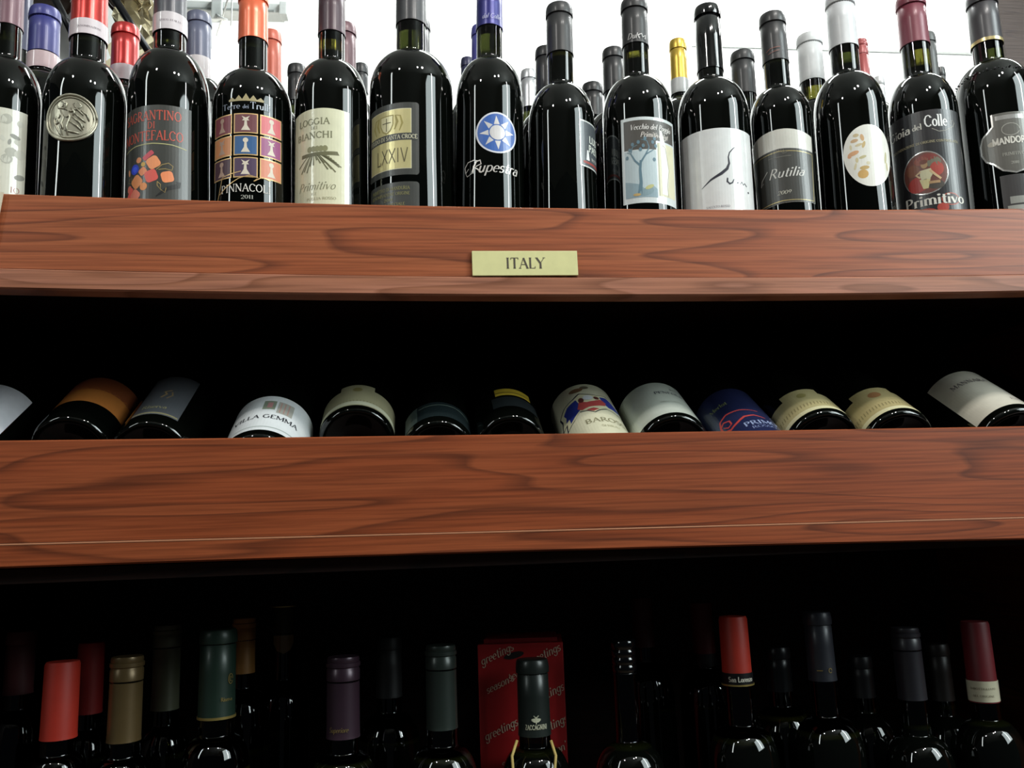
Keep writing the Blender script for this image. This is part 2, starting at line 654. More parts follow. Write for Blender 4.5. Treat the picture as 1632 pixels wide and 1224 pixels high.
class Bottle:
    def __init__(b, Y, shelf_z, cap_px, body_px, yb, Rpx, y_cap0, y_cap1, y_neck, y_sh, cap, label, group, Rn_px=20.5,
                 style='foil', gl_=None, H=None, cat='bottle', lean=True, yoff=0):
        """cap_px: x of the capsule's centre at y_cap0; body_px: x of the body's centre at row yb (photo pixels measured for this row)"""
        p1 = P(cap_px, max(y_cap0, -40), Y)
        p2 = P(body_px, yb, Y)
        sl = (p1.x - p2.x) / (p1.z - p2.z)
        sl = max(-0.028, min(0.028, sl)) if lean else 0
        bx = p2.x + sl * (shelf_z - p2.z)
        if not lean:
            bx = (p1.x + p2.x) / 2
        shelf_z += 0.0006 + abs(sl) * 0.04
        b.Y, b.X, b.Z = Y, bx, shelf_z
        b.cx_px = body_px
        b.Rpx = Rpx
        ca = math.cos(math.atan((body_px - 816) / FPX))
        b.R = Rpx * pxscale(p2) * ca ** 0.65 * 0.985
        zz = lambda y, x=body_px: P(x, y, Y).z - shelf_z
        H = H or (P(cap_px, y_cap0, Y).z - shelf_z)
        b.H = H
        b.zcap, b.zn, b.zs = zz(y_cap1), zz(y_neck), zz(y_sh)
        b.Rn = Rn_px * pxscale(P(cap_px, (y_cap1 + y_cap0) / 2, Y)) * ca
        b.ac = math.atan2(-bx, Y)
        b.root = thing('wine_bottle', (bx, Y, shelf_z), label, cat, group, (0, math.atan(sl), 0))
        v, f = lathe(bottle_profile(b.R, b.zs, b.zn, b.Rn, H), 44)
        link_mesh('glass_body', v, f, gl_ or GREEN, b.root, smooth=True)
        b.put_cap(cap, style)

    def put_cap(b, m, style):
        v, f = lathe(cap_profile(b.Rn, b.zcap, b.H, style), 32)
        o = link_mesh('capsule', v, f, m, b.root, smooth=True)
        try:
            o.data.set_sharp_from_angle(angle=RAD(50))
        except Exception:
            pass
        b.cap = o

    def band(b, y0, y1, m, name='neck_band', r=None, x=None, lines=None):
        z0, z1 = [P(x or b.cx_px, y, b.Y).z - b.Z for y in (y1, y0)]
        r = (r or b.Rn) + 0.0013
        v, f = lathe([(r * .97, z0), (r, z0), (r, z1), (r * .97, z1)], 32)
        o = link_mesh(name, v, f, m, b.root, smooth=False)
        o.data.polygons.foreach_set('use_smooth', [True] * len(f))
        try:
            o.data.set_sharp_from_angle(angle=RAD(50))
        except Exception:
            pass
        if lines:
            L = Label()
            h = (z1 - z0) * 1000
            for t, fr, hh, wd in lines[1]:
                L.text(t, 0, h * fr, hh, lines[0], width=wd)
            wrap('lettering', L.txt, r * 1000, b.ac, z0, o, off=.2)
        return o

    def ang(b, x):
        return b.ac + math.asin(max(-0.98, min(0.98, (x - b.cx_px) / b.Rpx)))

    def uw(b, xl, xr, a):
        """centre and width in mm, along the glass, of what is seen between two pixel columns"""
        al, ar = b.ang(xl), b.ang(xr)
        return ((al + ar) / 2 - a) * b.R * 1000, (ar - al) * b.R * 1000

    def txt(b, L, a, s, xl, xr, v, h, m, **k):
        u, wd = b.uw(xl, xr, a)
        L.text(s, u, v, h, m, width=wd, **k)

    def zat(b, x, y):
        a = b.ang(x)
        yy = b.Y - b.R * math.cos(a)
        return P(x, y, yy).z - b.Z

    def label_area(b, xl, xr, yt, yb, foot=None):
        """angle, width and height in mm of the label seen between these pixels"""
        al, ar = b.ang(xl), b.ang(xr)
        xc = (xl + xr) / 2
        a = (al + ar) / 2
        z0 = b.zat(xc, yb) if foot is None else foot
        z1 = b.zat(xc, yt)
        return a, (ar - al) * b.R * 1000, z0, (z1 - z0) * 1000

    def apply(b, L, a, z0, name='label', Rmm=None):
        Rm = Rmm or b.R * 1000
        par = b.root
        if L.base:
            par = wrap(name, L.base, Rm, a, z0, b.root)
            if L.art:
                wrap('artwork', L.art, Rm, a, z0, par)
            if L.txt:
                wrap('lettering', L.txt, Rm, a, z0, par)
        else:
            if L.art:
                o = wrap('printed_artwork', L.art, Rm, a, z0, b.root)
            if L.txt:
                wrap('lettering', L.txt, Rm, a, z0, b.root)
        return par


PAPER = lambda h, r=0.45: mat(h, r, 0, 0.9, 0.1)
INK = lambda h: mat(h, 0.5, 0, 0.2, 0.3)
GOLD = mat('#cdb36a', 0.3, 0.7)
SILV = mat('#d8d6d2', 0.25, 0.75)
# ------------------------------------------------------------------ room
def struct(o):
    o['kind'] = 'structure'
    return o


white = mat('#e9ebe8', 0.8)
wl = mat('#dfe0dc', 0.8)
struct(box('floor', -3.2, 3.2, -3.4, 2.62, -0.05, 0.0, mat('#6b5a4a', 0.6)))
struct(box('ceiling', -3.2, 3.2, -3.4, 2.62, 3.75, 3.8, mat('#c9c9c4', 0.9)))
struct(box('wall_back', -3.2, 3.2, 2.5, 2.6, 0.0, 3.75, white))
pil = P(1600, 60, 2.44)
struct(box('wall_right', pil.x, pil.x + 1.1, 2.44, 2.498, 0.0, 3.74, wood('weathered_panel', '#38322f', '#322d2c', 0.8, 3.3, 0.9)))
# shallow picture rail on the back wall (two thin grey lines)
r1, r2 = P(1240, 70, 2.49), P(1592, 66, 2.49)
struct(box('trim_1', r1.x - .3, r2.x - 0.01, 2.484, 2.499, r1.z - 0.014, r1.z + 0.012, mat('#c4c6c4', 0.6), bev=0.003))

# ------------------------------------------------------------------ shelving unit
YF = 0.76
YR1, YR2, YR3, YR4 = 0.8245, 0.908, 0.995, 1.082
YL1, YL2, YL3 = 0.89, 0.978, 1.07


def zline(p3, Y=YF):
    a, b, c = [P(x, y, Y) for x, y in p3]

    def f(x):
        la = a.z * (x - b.x) * (x - c.x) / ((a.x - b.x) * (a.x - c.x))
        lb = b.z * (x - a.x) * (x - c.x) / ((b.x - a.x) * (b.x - c.x))
        lc = c.z * (x - a.x) * (x - b.x) / ((c.x - a.x) * (c.x - b.x))
        return la + lb + lc
    return f


f1t, f1s, f1b = zline([(0, 308), (816, 330), (1632, 332)]), zline([(0, 427), (816, 441), (1632, 437)]), zline([(0, 461), (816, 472), (1632, 466)])
f2t, f2s, f2b = zline([(0, 702), (816, 692), (1632, 679)]), zline([(0, 866), (816, 845), (1632, 823)]), zline([(0, 906), (816, 880), (1632, 860)])
XL = P(9, 310, YF).x
XL2 = XL - 0.14
XR = P(1632, 330, YF).x + 0.20

cherry_a = wood('cherry_a', '#9c5434', '#784029', 1.0, 0.3, 0.42, '#a45c3a')
cherry_b = wood('cherry_b', '#8b4425', '#6a341d', 1.0, 5.1, 0.42, '#914a2a')
cherry_c = wood('cherry_c', '#a46a50', '#8a563e', 1.2, 9.4, 0.45, '#aa7058')
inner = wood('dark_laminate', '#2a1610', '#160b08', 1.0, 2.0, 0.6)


def sweep(name, x0, x1, prof, m, parent, n=26):
    """prof(x) -> list of (y,z), closed section swept along x"""
    v, f = [], []
    k = len(prof(x0))
    for i in range(n + 1):
        x = x0 + (x1 - x0) * i / n
        v += [(x, y, z) for y, z in prof(x)]
    for i in range(n):
        for j in range(k):
            q = (j + 1) % k
            f.append((i * k + j, i * k + q, (i + 1) * k + q, (i + 1) * k + j))
    f.append(tuple(range(k - 1, -1, -1)))
    f.append(tuple(range(n * k, n * k + k)))
    return link_mesh(name, v, f, m, parent)


unit = thing('wine_shelving', (0, 0, 0), 'cherry wood wine shelving with deep lipped fronts and a dark interior', 'shelf')
T = 0.018
for nm, t, s, b, m in (('front_lip', f1t, f1s, f1b, cherry_a), ('front_lip', f2t, f2s, f2b, cherry_b)):
    sweep(nm, XL2, XR, lambda x: [(YF + .0012, t(x)), (YF, t(x) - .0012), (YF, s(x)), (YF + T, s(x)), (YF + T, t(x))], m, unit)
    sweep('edge_strip', XL2, XR, lambda x: [(YF - .0012, s(x) - .0008), (YF - .002, s(x) - .002), (YF - .002, b(x) + .0015), (YF, b(x)), (YF + T, b(x)), (YF + T, s(x) - .0008)], cherry_c if t is f1t else cherry_b, unit)
sweep('painted_highlight', XL2, XR, lambda x: [(YF - .0023, f2s(x) - .0018), (YF - .0023, f2s(x) - .0013), (YF - .0004, f2s(x) - .0004), (YF + .0004, f2s(x) - .0016)], mat('#9c6a4e', .4), unit)  # pale bead paints the bright highlight along the second lip's edge strip
zs1 = P(1016, 5, YR1).z - 0.292            # standing surface of the top shelf
YB = 1.30
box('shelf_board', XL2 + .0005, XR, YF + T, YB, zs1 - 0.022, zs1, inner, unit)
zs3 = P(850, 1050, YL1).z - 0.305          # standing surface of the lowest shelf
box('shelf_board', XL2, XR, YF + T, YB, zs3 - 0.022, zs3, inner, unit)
box('front_lip', XL2, XR, YF, YF + T, zs3 - 0.03, zs3 + 0.075, cherry_b, unit)
TILT = RAD(33)
# inclined bottle rest of the middle shelf
CT, ST = math.cos(TILT), math.sin(TILT)
nrm = Vector((0, -ST, CT))
ref = P(568, 722, 0.835)          # one base centre fixes the plane the bottles lie on
sl = ST / CT
y0 = YF + T + .003
z0 = ref.z - .0385 / CT - (ref.y - y0) * sl
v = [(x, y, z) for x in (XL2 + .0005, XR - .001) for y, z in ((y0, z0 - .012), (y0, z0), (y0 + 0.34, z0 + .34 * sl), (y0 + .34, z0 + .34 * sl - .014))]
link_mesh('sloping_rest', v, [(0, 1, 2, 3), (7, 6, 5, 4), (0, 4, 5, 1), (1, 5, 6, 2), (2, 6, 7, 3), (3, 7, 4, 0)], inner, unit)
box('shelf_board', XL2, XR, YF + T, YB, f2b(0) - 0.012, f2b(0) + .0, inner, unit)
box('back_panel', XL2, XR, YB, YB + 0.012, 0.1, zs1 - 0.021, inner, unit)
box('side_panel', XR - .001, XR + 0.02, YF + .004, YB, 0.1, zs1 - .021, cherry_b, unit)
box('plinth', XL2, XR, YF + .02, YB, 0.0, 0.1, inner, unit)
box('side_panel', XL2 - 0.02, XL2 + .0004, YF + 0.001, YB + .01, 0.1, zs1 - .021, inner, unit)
# cream price card clipped on the upper lip at the left
zt = f1t(XL - .02)
vv = []
for y in (YF - .0034, YF - .0022):
    vv += [(XL - .055, y, zt - .062), (XL - .0065, y, zt - .062), (XL - .0005, y, zt - .0008), (XL - .055, y, zt - .0008)]
post = link_mesh('price_card', vv, [(0, 1, 2, 3), (7, 6, 5, 4), (0, 4, 5, 1), (1, 5, 6, 2), (2, 6, 7, 3), (3, 7, 4, 0)], mat('#d8cdb6', 0.5))
tag(post, 'cream card on the upper wooden lip at the left picture edge', 'card')

# ITALY plate
a, b_, c = P(752.5, 400.5, YF), P(920, 440, YF), P(836, 420, YF)
hh = P(836, 401, YF).z - P(836, 440, YF).z
pw = P(920, 421, YF).x - P(752.5, 421, YF).x
pl = thing('shelf_sign', (P(836.5, 421, YF).x, YF, P(836.5, 421, YF).z), 'pale yellow sign plate reading ITALY on the upper wooden lip', 'sign')
pm = mat('#dcd79c', 0.42, 0, 0.3, 0.2)
lean_pl = math.atan((f1t(.1) - f1t(-.1)) / .2)
pl.rotation_euler = (0, -0.004, 0)
box('plate', -pw / 2, pw / 2, -0.0032, -0.0001, -hh / 2, hh / 2, pm, pl, bev=0.0005)
q, W = glyph_quads('ITALY', 10.2, 1.05, thin=.9)
sx = 37.5 / W
vv, ff = [], []
for poly in q:
    bI = len(vv)
    vv += [(x * sx / 1000, -0.0034 - 0.00002 * (bI % 7), (y - 5.1) / 1000) for x, y in poly]
    ff.append(tuple(range(bI, bI + len(poly))))
link_mesh('lettering', vv, ff, mat('#4a4136', 0.6), pl)

# ------------------------------------------------------------------ bottles, upper shelf, front row
GT = 'front row bottles on the upper shelf'
S = zs1
PA = {}


def B(*a, **k):
    k.setdefault('group', GT)
    g = k.pop('group')
    return Bottle(YR1, S, *a, group=g, **k)


# 0 far left, cropped
b = B(8, 4, 240, 60, -38, 47, 97, 165, foil('#6f4e58'), 'wine bottle at the left picture edge with pinkish purple capsule and grey picture label', Rn_px=23)
a, W, z, h = b.label_area(-45, 39, 171, 306)
L = Label()
L.paper(rect(-W / 2, -25, W / 2, h), PAPER('#cfcdbd'))
g1, g2, g3 = INK('#a9a89a'), INK('#8b8b80'), INK('#c3c2b4')
random.seed(3)
for i in range(34):
    u, vq = random.uniform(-W / 2 + 4, W / 2 - 5), random.uniform(12, h - 6)
    L.fill(ell(u, vq, random.uniform(2, 6), random.uniform(1.5, 5), 10, random.uniform(0, 90)), random.choice((g1, g2, g3)), 1 + i % 2)
L.text('IO', W / 2 - 9, 1.5, 5.5, INK('#9c5a52'), weight=.7, width=9)
b.apply(L, a, z)

# 1 medallion
b = B(145, 134, 240, 67, -38, 44, 103, 172, foil('#b8312a', .28, .5), 'bottle with red foil capsule and a round silver relief medallion', Rn_px=29)
b.band(44, 68, PAPER('#d9ccd0'), lines=(INK('#7d7078'), [('DENOMINAZIONE', .4, 1.9, 24)]))
a = b.ang(111)
zc = b.zat(111, 188)
rm = 24.5
L = Label()
MED = mat('#a8a492', .34, .6)
L.paper(ell(0, 0, rm, rm * .98, 36), MED)
par = wrap('medallion', L.base, b.R * 1000, a, zc, b.root, off=1.2)
md = MED
# relief: rim, figures and drapery as raised tubes and blobs wrapped on the glass


def onR(u, vq, off, R, a, z):
    rr = R * 1000 + off
    t = a + u / rr
    return (rr * math.sin(t) / 1000, -rr * math.cos(t) / 1000, z + vq / 1000)


for rr, tr in ((rm - .6, 1.3), (rm - 3.4, .7)):
    tube('relief_rim', [onR(rr * math.cos(RAD(t * 10)), rr * .98 * math.sin(RAD(t * 10)), 1.5, b.R, a, zc) for t in range(37)], tr / 1000, md, par, 6)
random.seed(12)
segs = [[(-12, 14), (-8, 17), (-3, 14), (-5, 9), (-11, 10), (-12, 14)], [(3, 14), (7, 16), (10, 12), (6, 9), (3, 14)], [(-14, 4), (-15, -4), (-11, -12), (-8, -18)], [(-9, 8), (-6, 0), (-9, -8), (-6, -18)],
        [(-2, 8), (0, 0), (-3, -9), (-1, -18)], [(-5, 9), (1, 6), (6, 9), (12, 3)], [(4, 5), (9, 0), (14, -4)], [(2, 1), (8, -4), (13, -9)], [(0, -4), (6, -8), (11, -13)], [(-4, -13), (3, -15), (9, -16)],
        [(-16, 0), (-12, 1), (-10, -4), (-14, -8)], [(10, 8), (15, 4), (17, -2)], [(1, 10), (4, 6), (3, 2)], [(-12, -3), (-7, -7), (-6, -12)], [(5, -1), (10, -6), (12, -12)]]
rel = []
for sg in segs:
    p = [onR(u, vq, 1.5, b.R, a, zc) for u, vq in sg]
    o = tube('relief_figure', p, lambda t: 0.0011 * (1 - .4 * abs(2 * t - 1)), md, par, 6)
for u, vq in ((-9, 13), (6.5, 12.5), (-12, 2), (-3, 3)):
    L = Label()
    L.paper(ell(u, vq, 2.6, 2.8, 12), md)
    wrap('relief_head', L.base, b.R * 1000, a, zc, par, off=2.2)

# 2 red lettering, jewel painting
b = B(272, 269, 240, 66, -38, 40, 87, 160, foil('#46464d'), 'bottle with slate grey capsule and black label of orange and blue jewel shapes', Rn_px=26)
b.band(33, 60, PAPER('#d2c8cb'), lines=(INK('#7d7078'), [('DOCG ITALIA', .45, 1.9, 22)]))
a, W, z, h = b.label_area(205, 303, 167, 318)
L = Label()
L.paper(rect(-W / 2, -20, W / 2, h), mat('#3b3c38', .4, 0, .35, .2))
red = INK('#c4503f')
b.txt(L, a, 'SAGRANTINO', 206, 288, h - 15.5, 9.5, red, thin=1.5)
b.txt(L, a, 'DI', 236, 248, h - 24.5, 6.8, red, thin=1.5)
b.txt(L, a, 'MONTEFALCO', 205.5, 291, h - 36.5, 9.5, red, thin=1.5)
L.line([(-W / 2 + 1, h - 43), (-W / 4, h - 40.5), (0, h - 40), (W / 4, h - 41), (W / 2 - 5, h - 43.5)], .9, INK('#b5b07a'))
k = W / 61.0
jy = h - 70


def J(x, y, r, col, ry=None, rot=0, sq=False):
    if sq:
        c_ = rrect(-r, -(ry or r), r, (ry or r), min(r, ry or r) * .55, 4)
        cs, sn = math.cos(RAD(rot)), math.sin(RAD(rot))
        L.fill([(x + p * cs - q_ * sn, jy + y + p * sn + q_ * cs) for p, q_ in c_], INK(col), 2)
    else:
        L.fill(ell(x, jy + y, r, ry or r, 18, rot), INK(col), 2)


J(-19, 6, 5.2, '#2540c8')
J(-19, 6, 3, '#3c5cf0', 3)
J(-14, 14.5, 3, '#e09060')
J(-9, 9.5, 2.3, '#c9a040')
J(-4, 18, 6, '#c84a58', 2.4, 38, True)
J(1, 10.5, 6, '#ea9462', None, 30, True)
J(-9.5, 2.5, 4, '#e48858', 3.6, 35, True)
J(-1, -3, 6, '#d95a50', None, 20, True)
J(-16.5, -7, 6, '#e09058', None, 40, True)
J(-8.5, -13, 3.9, '#e08c4a')
J(-27, -12, 3.6, '#d8705c')
J(-26, -17, 6.3, '#e86058', 2.6, 55, True)
J(-18.5, -20.5, 5.6, '#e08068', None, 45, True)
J(14, -4, 5.5, '#ea8c5c', None, 15, True)
J(-27.5, 4.5, 3.6, '#dc9a70', 1.6, 100)
gl2 = INK('#a08850')
L.line([(4 + 0, jy + 3), (9, jy + 8), (15, jy + 10), (19, jy + 7), (18, jy + 3), (12, jy + 4), (6, jy + 3)], .7, gl2)
L.line([(5, jy - 9), (8, jy - 12), (8, jy - 17), (5, jy - 13), (5, jy - 9)], .7, gl2)
L.line([(8, jy - 17), (12, jy - 20), (13, jy - 15)], .6, gl2)
L.line([(-26, jy - 1), (-29, jy - 5), (-24, jy - 7), (-23, jy - 1)], .6, gl2)
L.line([(4, jy - 24), (14, jy - 16), (24, jy - 12), (24, jy - 8)], [1, 4, 5, 5], INK('#0d0d0e'))
b.apply(L, a, z)

# 3 nine squares
b = B(404, 402, 240, 64, -10, 70, 119, 180, foil('#e8704a', .3, .2), 'bottle with orange capsule and nine small coloured chess-piece squares', Rn_px=23)
a, W, z, h = b.label_area(344, 448, 179, 284)
L = Label()
gold = mat('#d7b27a', .35, .3)
cols = [['#7e3440', '#6e3a40', '#d86a70'], ['#d08a58', '#2c5a8c', '#9a4a7c'], ['#4a2a38', '#4a3452', '#d88464']]
n3 = 3
cw, chh = W / 3, h / 3
for r_ in range(3):
    for c_ in range(3):
        x0_, y0_ = -W / 2 + c_ * cw + 1.0, h - (r_ + 1) * chh + 1.0
        x1_, y1_ = x0_ + cw - 2.0, y0_ + chh - 2.0
        L.fill(rect(x0_, y0_, x1_, y1_), gold, 0)
        L.fill(rect(x0_ + 1.1, y0_ + 1.1, x1_ - 1.1, y1_ - 1.1), INK(cols[r_][c_]), 1)
        xm = (x0_ + x1_) / 2
        pc = INK('#d9cdbb' if c_ != 0 else '#b89a88')
        L.fill([(xm - 4.4, y0_ + 3), (xm + 4.4, y0_ + 3), (xm + 1.5, y0_ + 8), (xm + 1.0, y0_ + 14), (xm - 1.0, y0_ + 14), (xm - 1.5, y0_ + 8)], pc, 2)
        if (r_ + c_) % 2 == 0:
            L.fill(ell(xm, y0_ + 15.4, 2.6, 2.6, 12), pc, 3)
        else:
            L.fill([(xm - 3.5, y0_ + 13), (xm + 3.5, y0_ + 13), (xm + 2, y0_ + 15), (xm + 4, y0_ + 18), (xm, y0_ + 16), (xm - 4, y0_ + 18), (xm - 2, y0_ + 15)], pc, 3)
wt = INK('#dcd8d0')
b.txt(L, a, 'PINNACOLI', 356, 431, -13.5, 7.6, wt, weight=.9, thin=1.4)
L.text('2011', 2, -21, 3.6, INK('#a8a8a0'), width=12)
L.line([(-31, -24), (-27, -10), (-24, 3), (-14, 5), (-4, 7)], .8, gold, 4)
L.line([(-27, -14), (-18, -7), (-6, 0), (4, 3), (12, 1), (8, -3), (16, 2), (24, 0)], .8, gold, 4)
L.text('Terre', -15, h + 4.0, 6, INK('#8f98a8'), width=19, weight=.9)
L.text('dei', 0, h + 4.0, 4, INK('#8f98a8'), width=6, weight=.9)
L.text('Trulli', 14, h + 4.0, 7, INK('#b8c0cc'), width=20, weight=.9)
for u_ in (-14, -7, 0, 7, 14):
    L.fill([(u_ - 4, h + 13), (u_ + 4, h + 13), (u_, h + 20 - abs(u_) * .25)], INK('#a89a70'), 1)
L.fill(rect(-17, h + 12, 17, h + 14), INK('#a89a70'), 2)
b.apply(L, a, z)

# 4 cream label
b = B(529, 528, 240, 59, -20, 59, 102, 168, foil('#46303a'), 'bottle with dull plum capsule and tall cream label of ploughed hills', Rn_px=21, gl_=OLIVE)
a, W, z, h = b.label_area(472, 556, 172, 321)
L = Label()
cream = PAPER('#dedcbc')
top = [(W / 2 - W * i / 12, h - 2 + 2.0 * math.sin(PI * i / 12)) for i in range(13)]
L.paper([(-W / 2, -20), (W / 2, -20)] + top, cream)
br = INK('#7c7c5e')
b.txt(L, a, 'LOGGIA', 479, 526, h - 17, 6.6, br, thin=1.5)
L.text('DEI', -3, h - 22, 3.2, br, width=7)
b.txt(L, a, 'BIANCHI', 477, 531, h - 31.5, 6.6, br, thin=1.5)
ol = INK('#6c6a4a')
for i in range(13):
    t = i / 12
    L.line([(-3 + 6 * (t - .5), h - 47), (-22 + 44 * t, h - 60 - 5 * math.sin(t * 9) - (3 if i % 2 else 0))], [.4, 1.5], ol)
for i in range(7):
    t = i / 6
    L.line([(4, h - 50), (10 + 14 * t, h - 50 - 12 * t)], [.4, 1.2], ol)
for u_ in (-8, -4, 0, 4, 8):
    L.fill(ell(u_, h - 43, 2.8, 3.2, 10), INK('#8a8862'), 2)
L.fill([(-18, h - 47), (20, h - 46), (22, h - 50), (-18, h - 51)], ol, 1)
b.txt(L, a, 'Primitivo', 479, 534, 12.5, 8.5, br, shear=.35, weight=.6)
L.text('IGT', -3, 7, 2.6, INK('#a3a182'), width=6)
L.text('PUGLIA ROSSO', 4, 2, 2.6, INK('#a3a182'), width=30)
b.apply(L, a, z)

# 5 LXXIV
b = B(655, 656, 240, 68, -30, 44, 91, 152, foil('#36363a', .45, .0), 'widest bottle, grey capsule, gold shield label with roman numerals', Rn_px=23.5)
a, W, z, h = b.label_area(592, 668, 165, 280)
L = Label()
dk = mat('#3d3f3c', .4, 0, .3, .2)
L.paper(rrect(-W / 2, 0, W / 2, h, 3), dk)
gd = mat('#d6cb94', .3, .35)
x0_, x1_ = -W / 2 + 4, W / 2 - 8
L.fill(rect(x0_ - .6, 6.4, x1_ + .6, h - 6.4), mat('#e8e2c4', .35, .2), 1)
L.fill(rect(x0_, 7, x1_, h - 7), gd, 2)
L.fill(rect(x0_ - 2, h * .475, x1_ + 6, h * .475 + 7.5), dk, 3)
b.txt(L, a, 'FEUDO DI SANTA CROCE', 594, 666, h * .475 + 1.7, 4.2, INK('#d8d2b4'), layer=4, thin=1.5)
cd_ = INK('#5c5434')
b.txt(L, a, 'LXXIV', 603, 652, h * .475 - 23, 15, cd_, sans=True, weight=.62, layer=4)
ol = INK('#a39653')
xm = (x0_ + x1_) / 2 - 1
yt_ = h - 22
L.fill([(xm - 8, yt_ + 10), (xm + 8, yt_ + 10), (xm + 8, yt_), (xm + 5, yt_ - 7), (xm, yt_ - 10), (xm - 5, yt_ - 7), (xm - 8, yt_)], ol, 3)
L.fill([(xm - 6.8, yt_ + 8.8), (xm + 6.8, yt_ + 8.8), (xm + 6.8, yt_), (xm + 4, yt_ - 6), (xm, yt_ - 8.6), (xm - 4, yt_ - 6), (xm - 6.8, yt_)], mat('#e4dcb0', .35, .2), 4)
L.line([(xm, yt_ + 7), (xm, yt_ - 7)], .9, cd_, 5)
L.line([(xm - 5, yt_ + 2), (xm + 5, yt_ + 2)], .9, cd_, 5)
for s_ in (-1, 1):
    L.line([(xm + s_ * 9, yt_ - 6), (xm + s_ * 12, yt_ + 2), (xm + s_ * 10, yt_ + 9), (xm + s_ * 15, yt_ + 8), (xm + s_ * 17, yt_), (xm + s_ * 14, yt_ - 8)], [1.2, 2.6, 2, 1.6, 2.2, 1], ol, 3)
b.apply(L, a, z)
a2, W2, z2, h2 = b.label_area(593, 668, 291, 322)
L = Label()
L.paper(rrect(-W2 / 2, -25, W2 / 2, h2, 3), dk)
yl = INK('#8f8c58')
for i, (t_, hh_, ww) in enumerate((('PRIMITIVO DI MANDURIA', 3.4, .76), ('DENOMINAZIONE ORIGINE', 3.0, .76), ('2011', 2.6, .18), ('RISERVA SPECIALE', 2.8, .6))):
    L.text(t_, -2, h2 - 8 - i * 5.4, hh_, yl, width=W2 * ww, weight=.9, thin=1.6)
b.apply(L, a2, z2, name='lower_label')

# 6 blue sun
b = B(780, 781, 240, 55, -20, 50, 99, 165, foil('#2a2a78', .35, .3), 'bottle with violet-blue capsule and a blue roundel of a white sun', Rn_px=20.5)
a = b.ang(793)
zc = b.zat(793, 211)
L = Label()
r_ = 22.3
L.paper(ell(0, 0, r_, r_, 40), PAPER('#e4e4ec', .3))
L.fill(ell(0, 0, r_ - 1.8, r_ - 1.8, 40), mat('#3f68b4', .35, 0, .4, .15), 1)
sw = mat('#e0dcdc', .3, .2, .3, .15)
L.fill(ell(0, 0, 8.0, 8.0, 28), sw, 3)
for i in range(8):
    t = i * PI / 4 + .06
    n_ = (-math.sin(t), math.cos(t))
    c_ = (math.cos(t), math.sin(t))
    L.fill([(c_[0] * 9 + n_[0] * 3.0, c_[1] * 9 + n_[1] * 3.0), (c_[0] * 9 - n_[0] * 3.0, c_[1] * 9 - n_[1] * 3.0), (c_[0] * 18.5, c_[1] * 18.5)], sw, 2)
b.apply(L, a, zc, name='sun_roundel')
L = Label()
sc_ = mat('#d8d2cc', .3, .3)
L.text('upestra', 6, -4, 11.5, sc_, width=44, shear=.3, weight=.85)
L.line([(-21, -4), (-20, 3), (-17, 8)], [1, 1.8, 1.2], sc_, 3)
L.line([(-26, 2), (-30, -2), (-28, -6), (-23, -4), (-20, 3), (-18, 8), (-13, 9), (-12, 5), (-17, 3), (-19, 2), (-16, 0), (-12, -4), (-9, -3)], [.7, .9, .8, .8, .9, 1.2, 1.5, 1.3, .8, .8, 1.3, 1.4, .6], sc_, 3)
L.line([(-30, -2), (-31, 4), (-27, 9), (-20, 10), (-16, 9)], [.9, 1.2, 1, .7, .5], sc_, 3)
b.apply(L, b.ang(786), b.zat(786, 268))
L = Label()
L.text('dal Colle', 0, 0, 5.5, INK('#c8c8e0'), width=21, shear=.3, weight=.7)
wrap('lettering', L.txt, b.Rn * 1000 + 1.2, b.ac + .15, P(781, 44, YR1).z - S, b.cap, off=.2)

# 7 label turned right
b = B(891, 896, 240, 54, 13, 91, 139, 204, foil('#212123', .5, .0), 'black-capped bottle whose grey label is turned to its right side', Rn_px=20.5, gl_=OLIVE)
a0_ = b.ang(924)
z, h = b.zat(935, 266), (b.zat(935, 192) - b.zat(935, 266)) * 1000
L = Label()
W = 62
L.paper(rect(0, 0, W, h), PAPER('#d9dcd8', .35))
L.fill(rect(1.2, 1.5, W - 1.2, h - 1.5), mat('#50565a', .35, 0, .4, .15), 1)
L.text('LUDI', 23, h - 23, 7, INK('#dfe3d8'), width=20, weight=1.3, thin=2)
L.text('PASSI', 23, h - 33, 7, INK('#dfe3d8'), width=22, weight=1.3, thin=2)
L.fill([(8, 8), (13, 8), (11.5, 19), (9.5, 19)], INK('#e8e8e8'), 2)
L.fill(rect(4, 4, W - 4, 6.5), INK('#9c4038'), 2)
L.text('ROSSO', 24, 9, 3.2, INK('#c8c8c0'), width=15)
b.apply(L, a0_, z)

# 8 tree
b = B(1016, 1019, 240, 58.5, 5, 78, 127, 192, foil('#212123', .5, .0), 'black-capped bottle with white-framed label of a blue twisted tree', Rn_px=20.5, gl_=OLIVE)
a, W, z, h = b.label_area(992, 1073, 186, 323)
L = Label()
L.paper(rect(-W / 2, 0, W / 2, h), PAPER('#d5dcdc', .35))
L.fill(rect(-W / 2 + 3, h - 36, 4.5, h - 3.5), INK('#46423c'), 1)
L.fill(rect(4.5, h - 26, W / 2 - 2.5, h - 3.5), INK('#46423c'), 1)
L.text('Vecchio del Poggio', 1, h - 14, 6, INK('#e4e0dc'), width=W * .74, shear=.3, weight=1.0)
L.text('Primitivo Igt', 4, h - 22.5, 5.6, INK('#dcd4cc'), width=W * .5, shear=.3, weight=1.0)
L.fill(rect(-W / 2 + 3, 6, 4.5, h - 37), INK('#b9c8cc'), 1)
bl = INK('#5d7c8a')
bl2 = INK('#8aa2ac')
x_ = -W / 2 + 3
L.fill([(x_, 6), (4.5, 6), (4.5, 15), (-2, 20), (-8, 14), (-14, 20), (x_, 24)], bl2, 2)
tb = (-14, 8)
